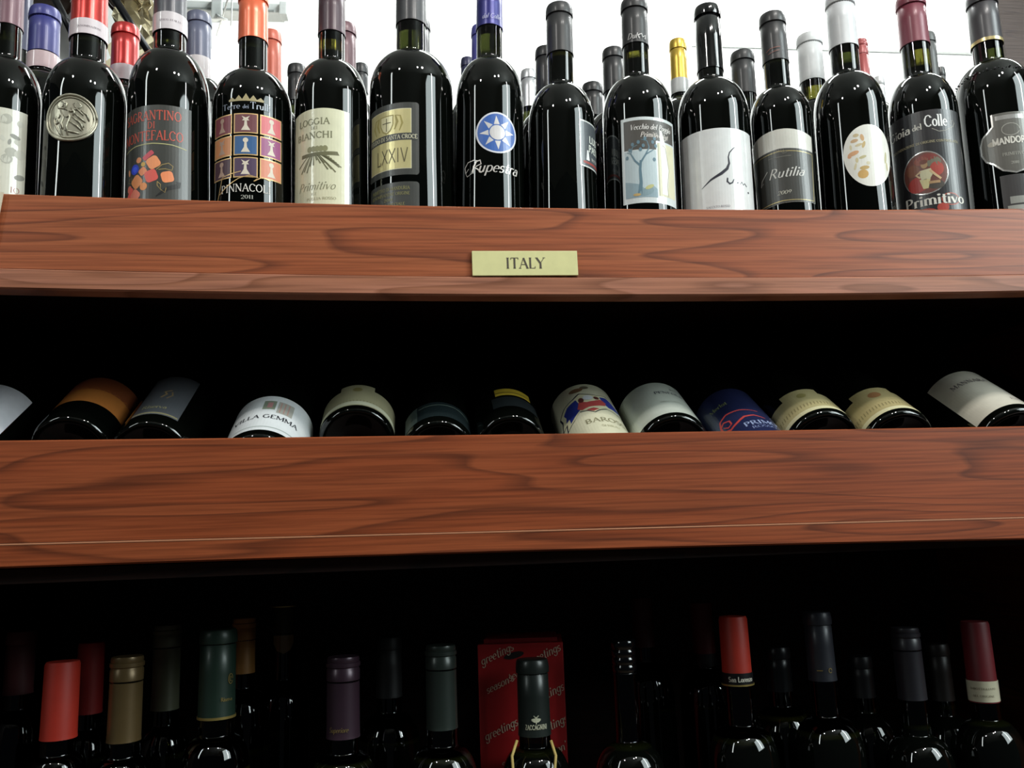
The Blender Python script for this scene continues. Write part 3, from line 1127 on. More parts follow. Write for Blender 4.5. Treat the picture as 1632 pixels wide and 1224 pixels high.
L.line([(-14, 9), (-12.5, 22), (-13, 36), (-12, 46)], [4.5, 3.2, 2.6, 2.2], bl, 3)
L.line([(-12.5, 40), (-18, 46), (-22, 54), (-20, 61), (-15, 63)], [2.2, 1.8, 1.4, 1, .6], bl, 3)
L.line([(-12, 44), (-7, 52), (-3, 60), (-5, 67), (-11, 69)], [2, 1.6, 1.2, 1, .6], bl, 3)
L.line([(-7, 52), (-1, 56), (2, 58)], [1.4, 1.1, .7], bl, 3)
L.line([(-22, 54), (-26, 56)], [1, .6], bl, 3)
for u_, v_ in ((-24, 58), (-21, 64), (-15, 66), (-10, 62), (-8, 70), (0, 66), (3, 62), (1, 47), (-27, 50), (2, 70), (-13, 58)):
    L.fill(ell(u_ + 1, v_, 1.7, 2.2, 8), bl, 3)
L.fill(ell(-7, 12, 8, 4, 12, 20), INK('#7f98a0'), 3)
L.fill(ell(-4, 17, 5, 2, 12, 25), INK('#b9b87e'), 4)
L.fill(ell(-17, 9, 4, 1.5, 12), INK('#c3a468'), 4)
L.fill(rect(6, 8, W / 2 - 2.5, h - 28), INK('#d8d4b4'), 1)
L.fill([(10, 10), (17, 10), (20, 35), (17, 62), (12, 80), (9, 80), (10, 40)], INK('#eeeee6'), 2)
L.line([(12, h - 30), (16, 62), (20, 38), (17, 20), (18, 9)], .7, INK('#a7a489'), 3)
L.line([(7, 8), (7, h - 28)], .6, INK('#a7a489'), 3)
b.apply(L, a, z)
L = Label()
L.text('Dul', -4, 0, 6.5, INK('#cfcac8'), width=11, shear=.3, weight=.9)
L.line([(4, 0), (3, 4), (7, 6), (8, 2), (12, 5), (11, 0)], 1.2, INK('#d8d4d2'))
wrap('lettering', L.txt + L.art, b.Rn * 1000 + 1.2, b.ac + .05, P(1016, 76, YR1).z - S, b.cap, off=.2)

# 9 white label, black brush stroke
b = B(1127, 1139, 240, 58, 15, 117, 131, 192, mat('#07070a', .12, 0, .6, .05), 'bottle with glossy black capsule and white label brushed with black script', Rn_px=20.5, gl_=OLIVE)
a, W, z, h = b.label_area(1086, 1195, 205, 333)
L = Label()
L.paper(rect(-W / 2, -15, W / 2, h), PAPER('#e4e5e4', .35))
ik = INK('#17172a')
L.line([(-18, 24), (-8, 32), (3, 38), (9, 43), (11.5, 49), (11, 56), (12.5, 61), (17, 66), (19, 67.5)], [.5, 2.0, 3.2, 3.0, 2.2, 1.4, 1.2, 1.0, .4], ik)
L.line([(9, 33), (8.5, 29), (11, 26.5), (14, 28), (16, 32)], [1.4, 2, 2, 1.6, .8], ik)
L.line([(19, 28), (21, 28.5)], 1.2, ik)
L.line([(23, 27), (25, 30), (27, 27), (29, 29), (32, 26)], [.8, 1.4, 1.2, 1.2, .8], ik)
L.fill(ell(34, 20, 1.2, 1.2, 8), ik, 2)
L.text('SALENTO ROSSO', -2, 1.2, 2.3, INK('#8e8f96'), width=24)
b.apply(L, a, z)

# 10 script on grey panel
b = B(1230, 1248, 240, 50, 27, 104, 145, 196, foil('#262527', .45, .0), 'smaller bottle leaning beside the brushed label, arched white and charcoal label', Rn_px=20.5)
a, W, z, h = b.label_area(1197, 1293, 202, 327)
L = Label()
bodyp = [(-W / 2 + 7, 0), (0, 2.5), (W / 2 - 4, 2), (W / 2, h - 10)] + [(W / 2 - W * i / 10, h - 10 + 7 * math.sin(PI * i / 10)) for i in range(1, 11)]
L.paper(bodyp, PAPER('#d8d6cc', .35))
L.fill([(-W / 2 + 7, .2), (0, 2.7), (W / 2 - 4.2, 2.2), (W / 2 - .3, h - 28), (0, h - 25), (-W / 2 + .5, h - 28)], mat('#3e3e3a', .38, 0, .3, .2), 1)
gf = mat('#b9a873', .35, .4)
L.line([(-W / 2 + 7.5, 2.5), (0, 5), (W / 2 - 6, 4.5), (W / 2 - 2, h - 31), (0, h - 28), (-W / 2 + 2, h - 31), (-W / 2 + 7.5, 2.5)], .9, gf, 2)
b.txt(L, a, 'Rutilia', 1222, 1277, 31, 10.5, INK('#d4d2cc'), shear=.35, weight=.8, layer=3)
L.line([(-20, 30), (-24, 27), (-22, 33), (-14, 41)], [.5, 1, .8, .6], INK('#d4d2cc'), 3)
L.text('2009', 2, 12, 4, INK('#b8b6a8'), width=14, shear=.2, layer=3)
for i in range(9):
    t = RAD(20 + i * 17.5)
    L.line([(4 * math.cos(t), 56 + 3 * math.sin(t)), (9 * math.cos(t), 56 + 7 * math.sin(t))], .5, INK('#77756a'), 3)
L.line([(-12, 54), (12, 54)], .6, INK('#77756a'), 3)
b.apply(L, a, z)
L = Label()
L.line([(-8, 0), (-3, 3), (2, 3.5), (8, 4)], .7, INK('#8c4a3a'), 1)
L.line([(-6, -3), (2, -1), (7, 0)], .6, INK('#8c4a3a'), 1)
wrap('lettering', L.art, b.Rn * 1000 + 1.2, b.ac - .1, P(1236, 93, YR1).z - S, b.cap, off=.2)

# 11 egg label
b = B(1348, 1359, 240, 59, -3, 81, 122, 188, foil('#cfd0d2', .45, .05), 'bottle with white capsule and egg-shaped white label with tan markings', Rn_px=23)
a = b.ang(1385)
zc = b.zat(1385, 247)
L = Label()


def egg(k_):
    return [((27.5 + 2.5 * math.sin(t)) * k_ * math.cos(t) * (1 + .02 * math.cos(t)), 35.0 * k_ * math.sin(t) * 1.0 + 1.5 * math.cos(t)) for t in [2 * PI * i / 44 for i in range(44)]]


L.paper(egg(1), PAPER('#ebe9e0', .3))
random.seed(5)
for x_, y_, rx_, ry_, c_ in ((-13, 23, 3, 2, '#c9b68e'), (-7, 20, 2, 4, '#d0a878'), (-15, 17, 4, 2, '#c8a680'), (-17, 3, 6, 2.5, '#d7a377'), (-21, 0, 2, 2, '#d9a27a'), (-11, 12, 4, 1.5, '#d0c09a'), (-6, 12, 1.6, 4, '#c9b07a'),
                           (-14, -5, 1.5, 3, '#cfc298'), (-8, -2, 4, 1.6, '#c0b68a'), (-7, -14, 5, 2.2, '#c2a468'), (-9, -21, 5.5, 5, '#c9a05c'), (-16, -12, 1.2, 4, '#d8cda8'), (-3, -9, 2, 2, '#d6ceb0'),
                           (19, -1, 1.6, 7, '#b9b48c'), (20, -11, 1.4, 5, '#c0b88e'), (-19, 10, 1.2, 3, '#d8cda8')):
    L.fill(ell(x_, y_, rx_, ry_, 12, random.uniform(-20, 20)), INK(c_), 1)
b.apply(L, a, zc)

# 12 painted seated figure
b = B(1450, 1476, 240, 56, -1, 77, 126, 188, foil('#742c3c', .42, .1), 'bottle with maroon capsule and black label with oval painted figure', Rn_px=23.5, gl_=OLIVE)
a, W, z, h = b.label_area(1422, 1528, 178, 333)
L = Label()
L.paper(rect(-W / 2, -15, W / 2, h), mat('#1c1b1e', .38, 0, .3, .25))
wt = INK('#d8d6cc')
b.txt(L, a, 'Gioia', 1424, 1456, h - 22.5, 10, wt, weight=1.1)
b.txt(L, a, 'del', 1459, 1474, h - 21, 6.5, wt, weight=1.1)
b.txt(L, a, 'Colle', 1478, 1512, h - 19.5, 13, INK('#ececea'), weight=1.2)
L.line([(10, h - 22), (17, h - 26), (24, h - 25), (31, h - 21), (35, h - 19)], .8, INK('#8d8a80'))
L.line([(31, h - 17), (34, h - 12), (37, h - 15), (34, h - 19)], .7, INK('#8d8a80'))
b.txt(L, a, 'DENOMINAZIONE DI ORIGINE CONTROLLATA', 1426, 1524, h - 38, 2.6, INK('#a49a78'), weight=1.1, thin=1.6)
cx_, cy_ = b.uw(1440, 1504, a)[0], 41.0
L.fill(ell(cx_, cy_, 23.5, 24.5, 36), SILV, 1)
L.fill(ell(cx_, cy_, 22.3, 23.3, 36), INK('#6a3a30'), 2)
for x_, y_, rx_, ry_, rt, c_ in ((-8, -12, 11, 9, 0, '#a03028'), (12, 3, 7, 8, 0, '#a43c30'), (9, 11, 8, 6, 0, '#6c6a58'), (-12, 5, 7, 7, 0, '#7a4a34'), (3, 17, 10, 4, 0, '#7c2c24'), (-3, 14, 7, 5, 0, '#8a4430'), (10, -15, 8, 5, 0, '#3e3830')):
    L.fill(ell(cx_ + x_, cy_ + y_, rx_, ry_, 14, rt), INK(c_), 3)
sk, sk2 = INK('#c9ad84'), INK('#a8875f')
L.fill(ell(cx_ + 0, cy_ + 9, 3.4, 4.2, 12), sk2, 4)
L.fill(ell(cx_ - .5, cy_ + 12.3, 4, 2.6, 12), INK('#6b3220'), 5)
L.fill([(cx_ - 5, cy_ + 3), (cx_ + 6, cy_ + 4), (cx_ + 8, cy_ - 2), (cx_ + 4, cy_ - 8), (cx_ - 4, cy_ - 8), (cx_ - 5, cy_ - 3)], INK('#c8c4a0'), 4)
L.line([(cx_ - 4, cy_ + 2), (cx_ - 9, cy_ - 1), (cx_ - 5, cy_ - 5)], 2, sk, 5)
L.line([(cx_ + 5, cy_ + 2), (cx_ + 10, cy_ - 4), (cx_ + 15, cy_ - 9)], 2.4, sk, 5)
L.fill([(cx_ - 6, cy_ - 7), (cx_ + 5, cy_ - 7), (cx_ + 2, cy_ - 18), (cx_ - 3, cy_ - 18)], INK('#c9c08c'), 4)
L.line([(cx_ + 3, cy_ - 12), (cx_ + 14, cy_ - 12)], 3, sk2, 5)
L.fill(ell(22, 9, 10, 7, 18), INK('#b0452c'), 1)
L.fill(ell(22, 9, 9, 6, 18), INK('#2a2022'), 2)
L.fill(ell(-6, -3, 12, 4, 18), INK('#a02c20'), 1)
L.fill(ell(13, 0, 6, 5, 18), INK('#a43424'), 2)
b.txt(L, a, 'Primitivo', 1437, 1523, 4.5, 11.5, wt, weight=1.15, layer=4)
b.apply(L, a, z)

# 13 embossed badge
b = B(1563, 1594, 240, 63, -4, 76, 104, 165, foil('#3c3a3e', .4, .1), 'tall broad bottle at the right edge with grey capsule and curly badge label', Rn_px=25)
b.band(71, 76, mat('#d6c48c', .25, .6), name='gold_ring')
a, W, z, h = b.label_area(1562, 1652, 180, 330)
L = Label()
gy = mat('#6a6862', .35, .2, .3, .2)
sil = SILV
R2_ = b.R * 1000
mid = h - 42
out = [(-17, h), (17, h), (17, h - 14), (22, h - 19), (28, h - 24), (31, h - 33), (31, h - 43), (27, h - 52), (20, h - 57), (12, h - 66), (0, h - 70), (-12, h - 66), (-20, h - 57), (-27, h - 52), (-31, h - 43), (-31, h - 33), (-28, h - 24), (-22, h - 19), (-17, h - 14)]
L.paper(out, gy)
L.line(out[3:] + [out[0]], 1.8, sil, 2)
L.fill(rect(-14, h - 8, 14, h - 3), sil, 2)
L.line(ell(0, h - 20, 9, 7, 16), .7, INK('#a8a69c'), 2)
L.fill(ell(-19, h - 34, 5, 3, 12), INK('#b3aea0'), 3)
L.text('MANDORLA', 2, h - 36, 7.0, INK('#dad6cc'), width=42, weight=1.5, thin=2.5, layer=4)
L.text('PRIMITIVO', 0, h - 50, 3.6, INK('#a8a69c'), width=22)
L.text('2010', 0, h - 60, 3, INK('#a8a69c'), width=8)
L.fill(rect(-16, -20, 16, h - 72), mat('#3c3a3a', .4, 0, .3, .2), 0)
L.fill(rect(-9, 4, 9, 12), INK('#8d8f88'), 2)
L.fill(rect(-12, -5, 12, 2), INK('#9a9c94'), 2)
b.apply(L, a, z)
# embossed beads round the shoulder
pts = []
zb = P(1592, 138, YR1).z - S
vv, ff = [], []
rs = None
prof = bottle_profile(b.R, b.zs, b.zn, b.Rn, b.H)
for i in range(len(prof) - 1):
    if prof[i][1] <= zb <= prof[i + 1][1] and prof[i][0] > .02:
        t = (zb - prof[i][1]) / (prof[i + 1][1] - prof[i][1])
        rs = prof[i][0] + (prof[i + 1][0] - prof[i][0]) * t
rs = rs or b.R
for i in range(60):
    t = 2 * PI * i / 60
    n0 = len(vv)
    c_ = Vector((rs * math.sin(t), -rs * math.cos(t), zb + .0012 * (i % 3)))
    for d in ((1, 0, 0), (-1, 0, 0), (0, 1, 0), (0, -1, 0), (0, 0, 1), (0, 0, -1)):
        vv.append(c_ + Vector(d) * (.0009 + .0007 * (i % 2)))
    ff += [(n0 + i_, n0 + j_, n0 + k_) for i_, j_, k_ in ((0, 2, 4), (2, 1, 4), (1, 3, 4), (3, 0, 4), (2, 0, 5), (1, 2, 5), (3, 1, 5), (0, 3, 5))]
eb = link_mesh('embossing', vv, ff, b.root.children[0].data.materials[0], b.root)
# ------------------------------------------------------------------ bottles behind, upper shelf
GB = 'bottles in the rows behind, upper shelf'


def BB(Y, x, y0, y1, R, Rn, cap, label, style='foil', band=None, g=None, xb=None):
    s = pxscale(P(x, y0, Y))
    yn = y1 + 28
    b = Bottle(Y, S, x, xb or x, y0 + 150, R, y0, y1, y1 + 30, y1 + 85, cap, label, GB, Rn_px=Rn, style=style, gl_=g, lean=True)
    if band:
        b.band(band[0], band[1], PAPER(band[2]))
    return b


BB(YR3, 28, -22, 85, 52, 19, foil('#2c2e48'), 'dark navy capped bottle behind, between the left edge bottle and the blue cap')
BB(YR2, 66, 18, 90, 50, 25, foil('#35377a'), 'back row bottle with blue capsule over a pink paper band', band=(92, 117, '#d8c0c4'))
BB(YR2, 197, 45, 112, 50, 22, foil('#b23230', .28, .45), 'back row bottle with red metallic capsule beside the silver medallion bottle', band=(112, 136, '#d4c8cc'))
BB(YR2, 316, 26, 98, 50, 20, foil('#5a5e74'), 'back row bottle with slate blue capsule above a white band', band=(98, 130, '#dcd6d8'))
BB(YR2, 432, 54, 140, 52, 16, foil('#c4624c'), 'back row bottle with salmon capsule behind the nine squares bottle')
BB(YR3, 473, 107, 165, 44, 14, foil('#1c1c1e'), 'black-capped bottle low behind, left of the cream hills label')
BB(YR2, 549, 43, 120, 50, 18, foil('#6a4850'), 'back row bottle with mauve capsule right of the plum-capped bottle')
BB(YR3, 575, 105, 150, 38, 11, foil('#222326'), 'small dark capsule low behind, left of the widest bottle')
BB(YR3, 668, 36, 110, 44, 17, foil('#303034'), 'dark capsule just showing behind the widest bottle')
BB(YR4, 745, 95, 150, 42, 10, foil('#232548'), 'navy capsule low behind, left of the sun roundel bottle')
BB(YR2, 766, 45, 120, 50, 14, foil('#4b4a9a'), 'slim blue capsule behind the sun roundel bottle')
BB(YR3, 845, 115, 175, 44, 13, mat('#c4c5c8', .3, .6), 'back row bottle with silver capsule left of the turned label bottle')
BB(YR2, 872, 80, 150, 48, 16, foil('#1e1e1f'), 'back row black capsule close behind the turned label bottle')
BB(YR3, 948, 137, 190, 46, 16, foil('#1e1e20'), 'short black capsule in the gap between the turned label and tree label bottles')
BB(YR2, 982, 82, 150, 50, 17, foil('#262628'), 'back row black capsule left of the tree label bottle')
BB(YR2, 1087, 67, 130, 50, 13, mat('#cfae4a', .3, .6), 'back row bottle with gold capsule over a grey band', band=(130, 153, '#c9cac9'))
BB(YR2, 1192, 87, 155, 50, 18.5, foil('#232426', .5, 0), 'back row matte black capsule between the brushed label and arched label bottles')
BB(YR2, 1301, 60, 134, 50, 20, foil('#d2d3d3', .5, 0), 'back row bottle with white capsule and green glass neck', g=OLIVE)
BB(YR3, 1385, 66, 130, 50, 10.5, foil('#9c4444'), 'slim red and black capsule right of the egg label bottle', style='rings')
BB(YR4, 1414, 125, 170, 44, 9, foil('#c9c9c9'), 'small pale capsule low between the egg label and maroon-capped bottles')
BB(YR2, 1491, 57, 130, 50, 15, foil('#4a4b4a', .5, 0), 'back row dark grey capsule right of the maroon-capped bottle')
BB(YR3, 1514, 110, 160, 44, 8, foil('#3a3a3a'), 'thin dark metal capsule low behind, left of the badge bottle')
BB(YR2, 1597, 50, 100, 48, 8, mat('#9a9a98', .3, .7), 'thin silver-necked bottle against the dark panel at far right', style='plain')

# ------------------------------------------------------------------ behind the top shelf at left: rail, lamp, wire rack
rx0, rx1 = P(296, 16, 1.9), P(452, 26, 1.9)
rail = thing('lamp_rail', (rx0.x, 1.9, rx0.z), 'pale grey wall rail with clip behind the orange-capped bottle', 'rail')
ln = rx1.x - rx0.x
gm = mat('#a9adab', .5)
box('rail_bar', -0.02, ln, -0.02, 0.02, -0.012, 0.012, gm, rail, bev=.003)
box('rail_groove', -0.015, ln - .02, -0.022, -0.0195, -0.0105, -0.0065, mat('#6c7270', .6), rail)
box('rail_bracket', ln - .006, ln + .012, -0.03, .0, -0.022, 0.012, gm, rail, bev=.003)
cx0 = P(350, 30, 1.9).x - rx0.x
box('rail_clip', cx0 - .012, cx0 + .012, -.035, -.021, -.045, .015, mat('#a9aeac', .5), rail, bev=.003)
tube('rail_arm', [(cx0, -.03, -.03), (cx0 + .012, -.05, -.05), (cx0 + .03, -.055, -.06)], .004, gm, rail)
lp = P(367, 98, 1.84)
lamp = thing('ceiling_lamp', lp, 'bare glowing lamp globe behind the shoulder of the orange-capped bottle', 'lamp')
prof = [(0, -.046)] + [(.046 * math.cos(RAD(t)), .046 * math.sin(RAD(t))) for t in range(-75, 76, 15)] + [(.012, .05), (.012, .075), (0, .075)]
v, f = lathe(prof, 28)
link_mesh('globe', v, f, mat('#fff8ee', .3, emit=14.0), lamp, smooth=True)
tube('cord', [(0, 0, .07), (0, 0, .2), (rx0.x + cx0 - lp.x, .04, rx0.z - .078 - lp.z)], .002, gm, lamp)

blk = mat('#15161a', .3, .4)
rk = P(150, 20, 1.45)
rack = thing('wire_rack', rk, 'black metal rods of a wire rack hanging behind the red-capped bottles', 'rack')
for (xa, ya), (xb, yb) in (((78, -20), (120, 62)), ((170, -22), (243, 92)), ((178, -30), (128, 40))):
    pa_, pb_ = P(xa, ya, 1.45) - rk, P(xb, yb, 1.45) - rk
    tube('rack_rod', [pa_, (pa_ + pb_) / 2, pb_], .0068, blk, rack, 10)
pa_, pb_ = P(60, -30, 1.45) - rk, P(260, -24, 1.45) - rk
tube('rack_rod', [pa_, pb_], .0046, blk, rack, 10)
for (px_, py_, rx_, lab) in ((72, -12, 46, 'dark brown rounded bottle end lying in the wire rack, above the blue capsule'), (206, -16, 42, 'dark brown rounded bottle end lying in the wire rack, above the smaller red capsule')):
    q = P(px_, py_, 1.52)
    t_ = thing('lying_bottle', q, lab, 'bottle', 'bottles lying in the wire rack', (RAD(-82), 0, RAD(6 if px_ < 100 else -4)))
    Rb = rx_ * pxscale(q)
    v, f = lathe(bottle_profile(Rb, .19, .24, .015, .3), 36)
    link_mesh('glass_body', v, f, glass('#2a1a10', .5, (.012, .006, .004)), t_, smooth=True)
    v, f = lathe(cap_profile(.015, .25, .3), 24)
    link_mesh('capsule', v, f, foil('#3a2a20'), t_, smooth=True)
# crumpled clear wrapping beside the rack
random.seed(21)
q0 = P(218, 58, 1.483)
nx_, nz_ = 9, 13
vv, ff = [], []
for j in range(nz_):
    for i in range(nx_):
        u_, w_ = i / (nx_ - 1) - .5, j / (nz_ - 1) - .5
        vv.append((u_ * .09 * (1 - .35 * w_) + random.uniform(-.004, .004), random.uniform(-.012, .012), w_ * .16 + random.uniform(-.004, .004)))
for j in range(nz_ - 1):
    for i in range(nx_ - 1):
        k_ = j * nx_ + i
        ff += [(k_, k_ + 1, k_ + nx_), (k_ + 1, k_ + nx_ + 1, k_ + nx_)]
cel = bpy.data.materials.new('cellophane')
cel.use_nodes = True
cb = cel.node_tree.nodes['Principled BSDF']
cb.inputs['Base Color'].default_value = lin('#c9b98c')
cb.inputs['Roughness'].default_value = .12
cb.inputs['Transmission Weight'].default_value = .75
cb.inputs['IOR'].default_value = 1.2
co = link_mesh('crumpled_wrapping', vv, ff, cel)
co.location = q0
tag(co, 'crumpled clear wrapping behind the slate-capped jewel label bottle', 'wrapping')

# ------------------------------------------------------------------ lying bottles, middle shelf
GM = 'bottles lying on the middle shelf'


class Lying:
    def __init__(s, px, py, Rpx, label, cap='#1a1a1c', H=.27, zs=.2, spin=0.0, drop=0):
        q = PP(px, py, ref, nrm)
        s.R = Rpx * pxscale(q)
        ymin = YF + T + .0025 + s.R * ST
        while q.y < ymin and py > 600:
            py -= 1
            q = PP(px, py, ref, nrm)
        q = q + nrm * (s.R - .0375)
        s.Rmm = s.R * 1000
        s.root = thing('wine_bottle', q, label, 'bottle', GM, (-(PI / 2 - TILT), 0, 0))
        v, f = lathe(bottle_profile(s.R, zs, zs + .05, .0145, H), 48)
        link_mesh('glass_body', v, f, BLACKG, s.root, smooth=True)
        v, f = lathe(cap_profile(.0145, H - .055, H), 24)
        link_mesh('capsule', v, f, foil(cap), s.root, smooth=True)

    def put(s, L, ang, z0, name='label'):
        o = wrap(name, L.base, s.Rmm, RAD(ang), z0, s.root)
        if L.art:
            wrap('artwork', L.art, s.Rmm, RAD(ang), z0, o)
        if L.txt:
            wrap('lettering', L.txt, s.Rmm, RAD(ang), z0, o)


def lab(w_, h_, col, notch=0, r=.45):
    L = Label()
    if notch:
        L.paper([(-w_ / 2, 0), (w_ / 2, 0), (w_ / 2, h_ - 10), (notch, h_ - 10), (notch, h_), (-notch, h_), (-notch, h_ - 10), (-w_ / 2, h_ - 10)], PAPER(col, r))
    else:
        L.paper(rect(-w_ / 2, 0, w_ / 2, h_), PAPER(col, r))
    return L


m = Lying(-70, 735, 66, 'lying bottle cropped by the left edge with bright white label')
m.put(lab(80, 80, '#e4e4ea'), 4, .012)
m = Lying(112, 722, 63, 'lying bottle with orange label near the left edge', zs=.19)
L = lab(84, 60, '#c87c3a')
L.fill(rect(-42, 30, 42, 60), INK('#8c4a28'), 1)
for i in range(7):
    L.line([(-38 + i * 11, 30), (-34 + i * 11, 34), (-30 + i * 11, 30)], 1.2, INK('#a8602e'), 2)
m.put(L, 12, .038)
m = Lying(240, 728, 62, 'lying bottle with slate grey label and tan emblem', zs=.2)
L = lab(46, 95, '#62656a')
L.line([(-4, 40), (0, 48), (-3, 54), (3, 58)], 2.2, INK('#b09468'))
L.line([(2, 38), (6, 46), (4, 54)], 1.6, INK('#a08860'))
L.text('Riserva', -4, 14, 7, INK('#b0a878'), width=24, weight=.9)
L.fill(rect(-22, 2, 22, 4), INK('#9c9468'), 1)
m.put(L, 4, .018)
m = Lying(414, 800, 71, 'broad lying bottle with white label lettered in black capitals and a grey-green seal', zs=.15)
L = lab(190, 78, '#e6eaec')
L.text('VILLA GEMMA', 2, 26, 7.5, INK('#2e3036'), width=66, weight=1.1, thin=1.5)
L.fill(rect(-4, 46, 8, 66), INK('#7f8a78'), 1)
L.fill(rect(0, 50, 5, 62), INK('#b08080'), 2)
L.fill(rect(10, 40, 26, 66), INK('#a9a8a0'), 1)
for k_ in range(3):
    L.line([(13 + k_ * 4, 42), (13 + k_ * 4, 64)], 1, INK('#b88c84'), 2)
L.fill(rect(-95, 6, 95, 8), INK('#a8b0ae'), 1)
m.put(L, 0, .012)
m = Lying(568, 706, 60, 'lying bottle with narrow cream banded label, right of the broad white one', zs=.2)
L = lab(112, 52, '#bdb792', 18)
L.fill(rect(-56, 2, 56, 10), INK('#d9d8be'), 1)
for i in range(30):
    L.line([(-50 + i * 3.4, 10), (-50 + i * 3.4, 13)], .9, INK('#8e8a66'), 2)
L.fill(ell(0, 40, 5, 5, 14), INK('#8f8550'), 1)
m.put(L, 0, .008)
m = Lying(699, 718, 56, 'lying bottle with faint dark teal label', zs=.19)
L = lab(84, 34, '#1a2628')
L.fill(rect(-42, 0, -22, 34), INK('#3c4a48'), 1)
L.line([(-20, 26), (20, 28), (40, 24)], 1, INK('#6b7a70'), 2)
m.put(L, 0, .012)
m = Lying(815, 712, 57, 'lying bottle with small yellow label turned right above a dark one', zs=.19)
L = lab(40, 17, '#d2b53c')
L.fill(rect(-20, 6, 20, 8), INK('#6c5a20'), 1)
m.put(L, 12, .052)
L = lab(52, 24, '#22282a')
m.put(L, 14, .024, 'lower_label')
m = Lying(968, 800, 62, 'lying bottle with cream label of a blue and red winged crest', zs=.16)
L = lab(170, 128, '#ddd9bc')
bk, blu, rd = INK('#1c2030'), INK('#27358c'), INK('#b34a48')
C_ = 78


def sh(pts, m_, l_):
    L.fill([(x - 2, C_ + y) for x, y in pts], m_, l_)


wing = [(0, 20), (10, 18), (20, 23), (30, 16), (36, 6), (46, 2), (40, -2), (45, -8), (34, -9), (26, -14), (14, -12), (6, -17), (0, -22), (-6, -17), (-14, -14), (-22, -24), (-34, -32), (-32, -20), (-40, -22), (-36, -8), (-38, 2), (-28, 12), (-16, 17), (-8, 24)]
sh([(x * 1.07, y * 1.12) for x, y in wing], bk, 1)
sh([(x * 1.01, y * 1.03) for x, y in wing], INK('#d8d4b0'), 2)
sh([(12, 16), (20, 20), (28, 13), (33, 5), (38, 1), (34, -2), (36, -6), (26, -8), (18, -8), (14, 0)], blu, 3)
sh([(-14, 14), (-26, 9), (-33, 0), (-31, -8), (-33, -17), (-28, -16), (-28, -26), (-20, -18), (-13, -11), (-12, 0)], blu, 3)
sh([(-12, 6), (-4, 2), (4, 4), (12, 9), (17, 2), (14, -6), (4, -9), (-4, -10), (-12, -14), (-16, -8)], rd, 4)
L.fill(ell(-3, C_ + 13, 5.5, 6, 14), INK('#cfd2d6'), 5)
L.fill(ell(-11, C_ + 9, 3, 6, 12), INK('#5a2a28'), 4)
L.fill(ell(6, C_ + 12, 3, 4, 12), INK('#5a2a28'), 4)
sh([(-8, -16), (0, -13), (6, -16), (-1, -21)], rd, 4)
L.text('BAROSSA', 10, C_ - 46, 9, INK('#8a8668'), width=52, weight=1.0, thin=1.6)
L.text('SHIRAZ', 8, C_ - 58, 4, INK('#b0ac8c'), width=20)
L.fill(ell(-12, C_ + 36, 8, 5, 12), INK('#7c5a3c'), 2)
L.fill(ell(-2, C_ + 40, 5, 4, 12), INK('#6c6450'), 2)
m.put(L, 0, .004)
m = Lying(1074, 716, 59, 'lying bottle with plain pale grey-green label beside the winged crest', zs=.18)
L = lab(130, 78, '#c5cbc0')
L.text('PENFOLD', 14, 48, 6, INK('#4c5058'), width=34, weight=1.1)
L.text('BIN', 22, 60, 4, INK('#4c5058'), width=10)
L.text('SHIRAZ CABERNET', 10, 26, 2.6, INK('#9ea497'), width=26)
m.put(L, -8, .008)
m = Lying(1222, 770, 58, 'lying bottle with navy label and red flourish', zs=.17)
L = lab(150, 112, '#1b2248')
rd = INK('#b8403c')
L.line([(-34, 44), (-30, 38), (-25, 40), (-25, 47), (-31, 51), (-37, 47), (-37, 38), (-29, 32), (-20, 36), (-10, 42), (0, 42), (10, 36)], [1, 2, 2, 2, 2.4, 2.6, 2.8, 3, 3, 3, 2.4, 1], rd)
L.line([(-37, 47), (-34, 56), (-24, 60), (-10, 58), (8, 52)], [2.4, 2.4, 2.2, 1.8, 1], rd)
L.text('PRIMO', 2, 22, 8, INK('#8f9cc0'), width=36, weight=1.2)
L.text('ROSSO', 2, 14, 5, INK('#7480a8'), width=26)
L.text('Merlot', -26, 78, 7, INK('#70784c'), width=22)
m.put(L, 0, .004)
m = Lying(1312, 712, 60, 'lying bottle with cream and olive label, left one of the matching pair', zs=.2)
L = lab(100, 50, '#b9ad7e', 20)
L.fill(rect(-50, 0, 50, 6), INK('#d3cca4'), 1)
for i in range(26):
    L.line([(-46 + i * 3.6, 12), (-45 + i * 3.6, 18)], 1.1, INK('#8b8058'), 2)
L.fill(ell(0, 36, 5, 5, 14), INK('#8f8550'), 1)
m.put(L, -16, .008)
m = Lying(1433, 712, 60, 'lying bottle with cream and olive label, right one of the matching pair', zs=.2)
L = lab(110, 54, '#b7a878', 22)
L.fill(rect(-55, 0, 55, 6), INK('#d3cca4'), 1)
for i in range(28):
    L.line([(-50 + i * 3.6, 12), (-49 + i * 3.6, 18)], 1.1, INK('#8b8058'), 2)
L.fill(ell(0, 38, 7, 6, 14), INK('#9c6f48'), 1)
m.put(L, -16, .008)
m = Lying(1616, 712, 62, 'lying bottle at the right with long ivory label', zs=.2)
L = lab(84, 92, '#dcd6c6')
L.text('MANNARA', -4, 62, 7, INK('#4e4448'), width=42, weight=1.1)
L.text('Rosso', 18, 12, 6, INK('#6e6464'), width=18, shear=.3, weight=.6)
m.put(L, -10, .012)

# ------------------------------------------------------------------ lower shelf
GL_ = 'bottles standing on the lower shelf'
S3 = zs3


def LB(Y, x, y0, y1, Rn, cap, label, xb=None, R=56, style='foil', yn=None, g=None, lines=None):
    yn = yn or y1 + 22
    return Bottle(Y, S3, x, xb or x, y1 + 60, R, y0, y1, yn, yn + 62, cap, label, GL_, Rn_px=Rn, style=style, gl_=g, lean=False)


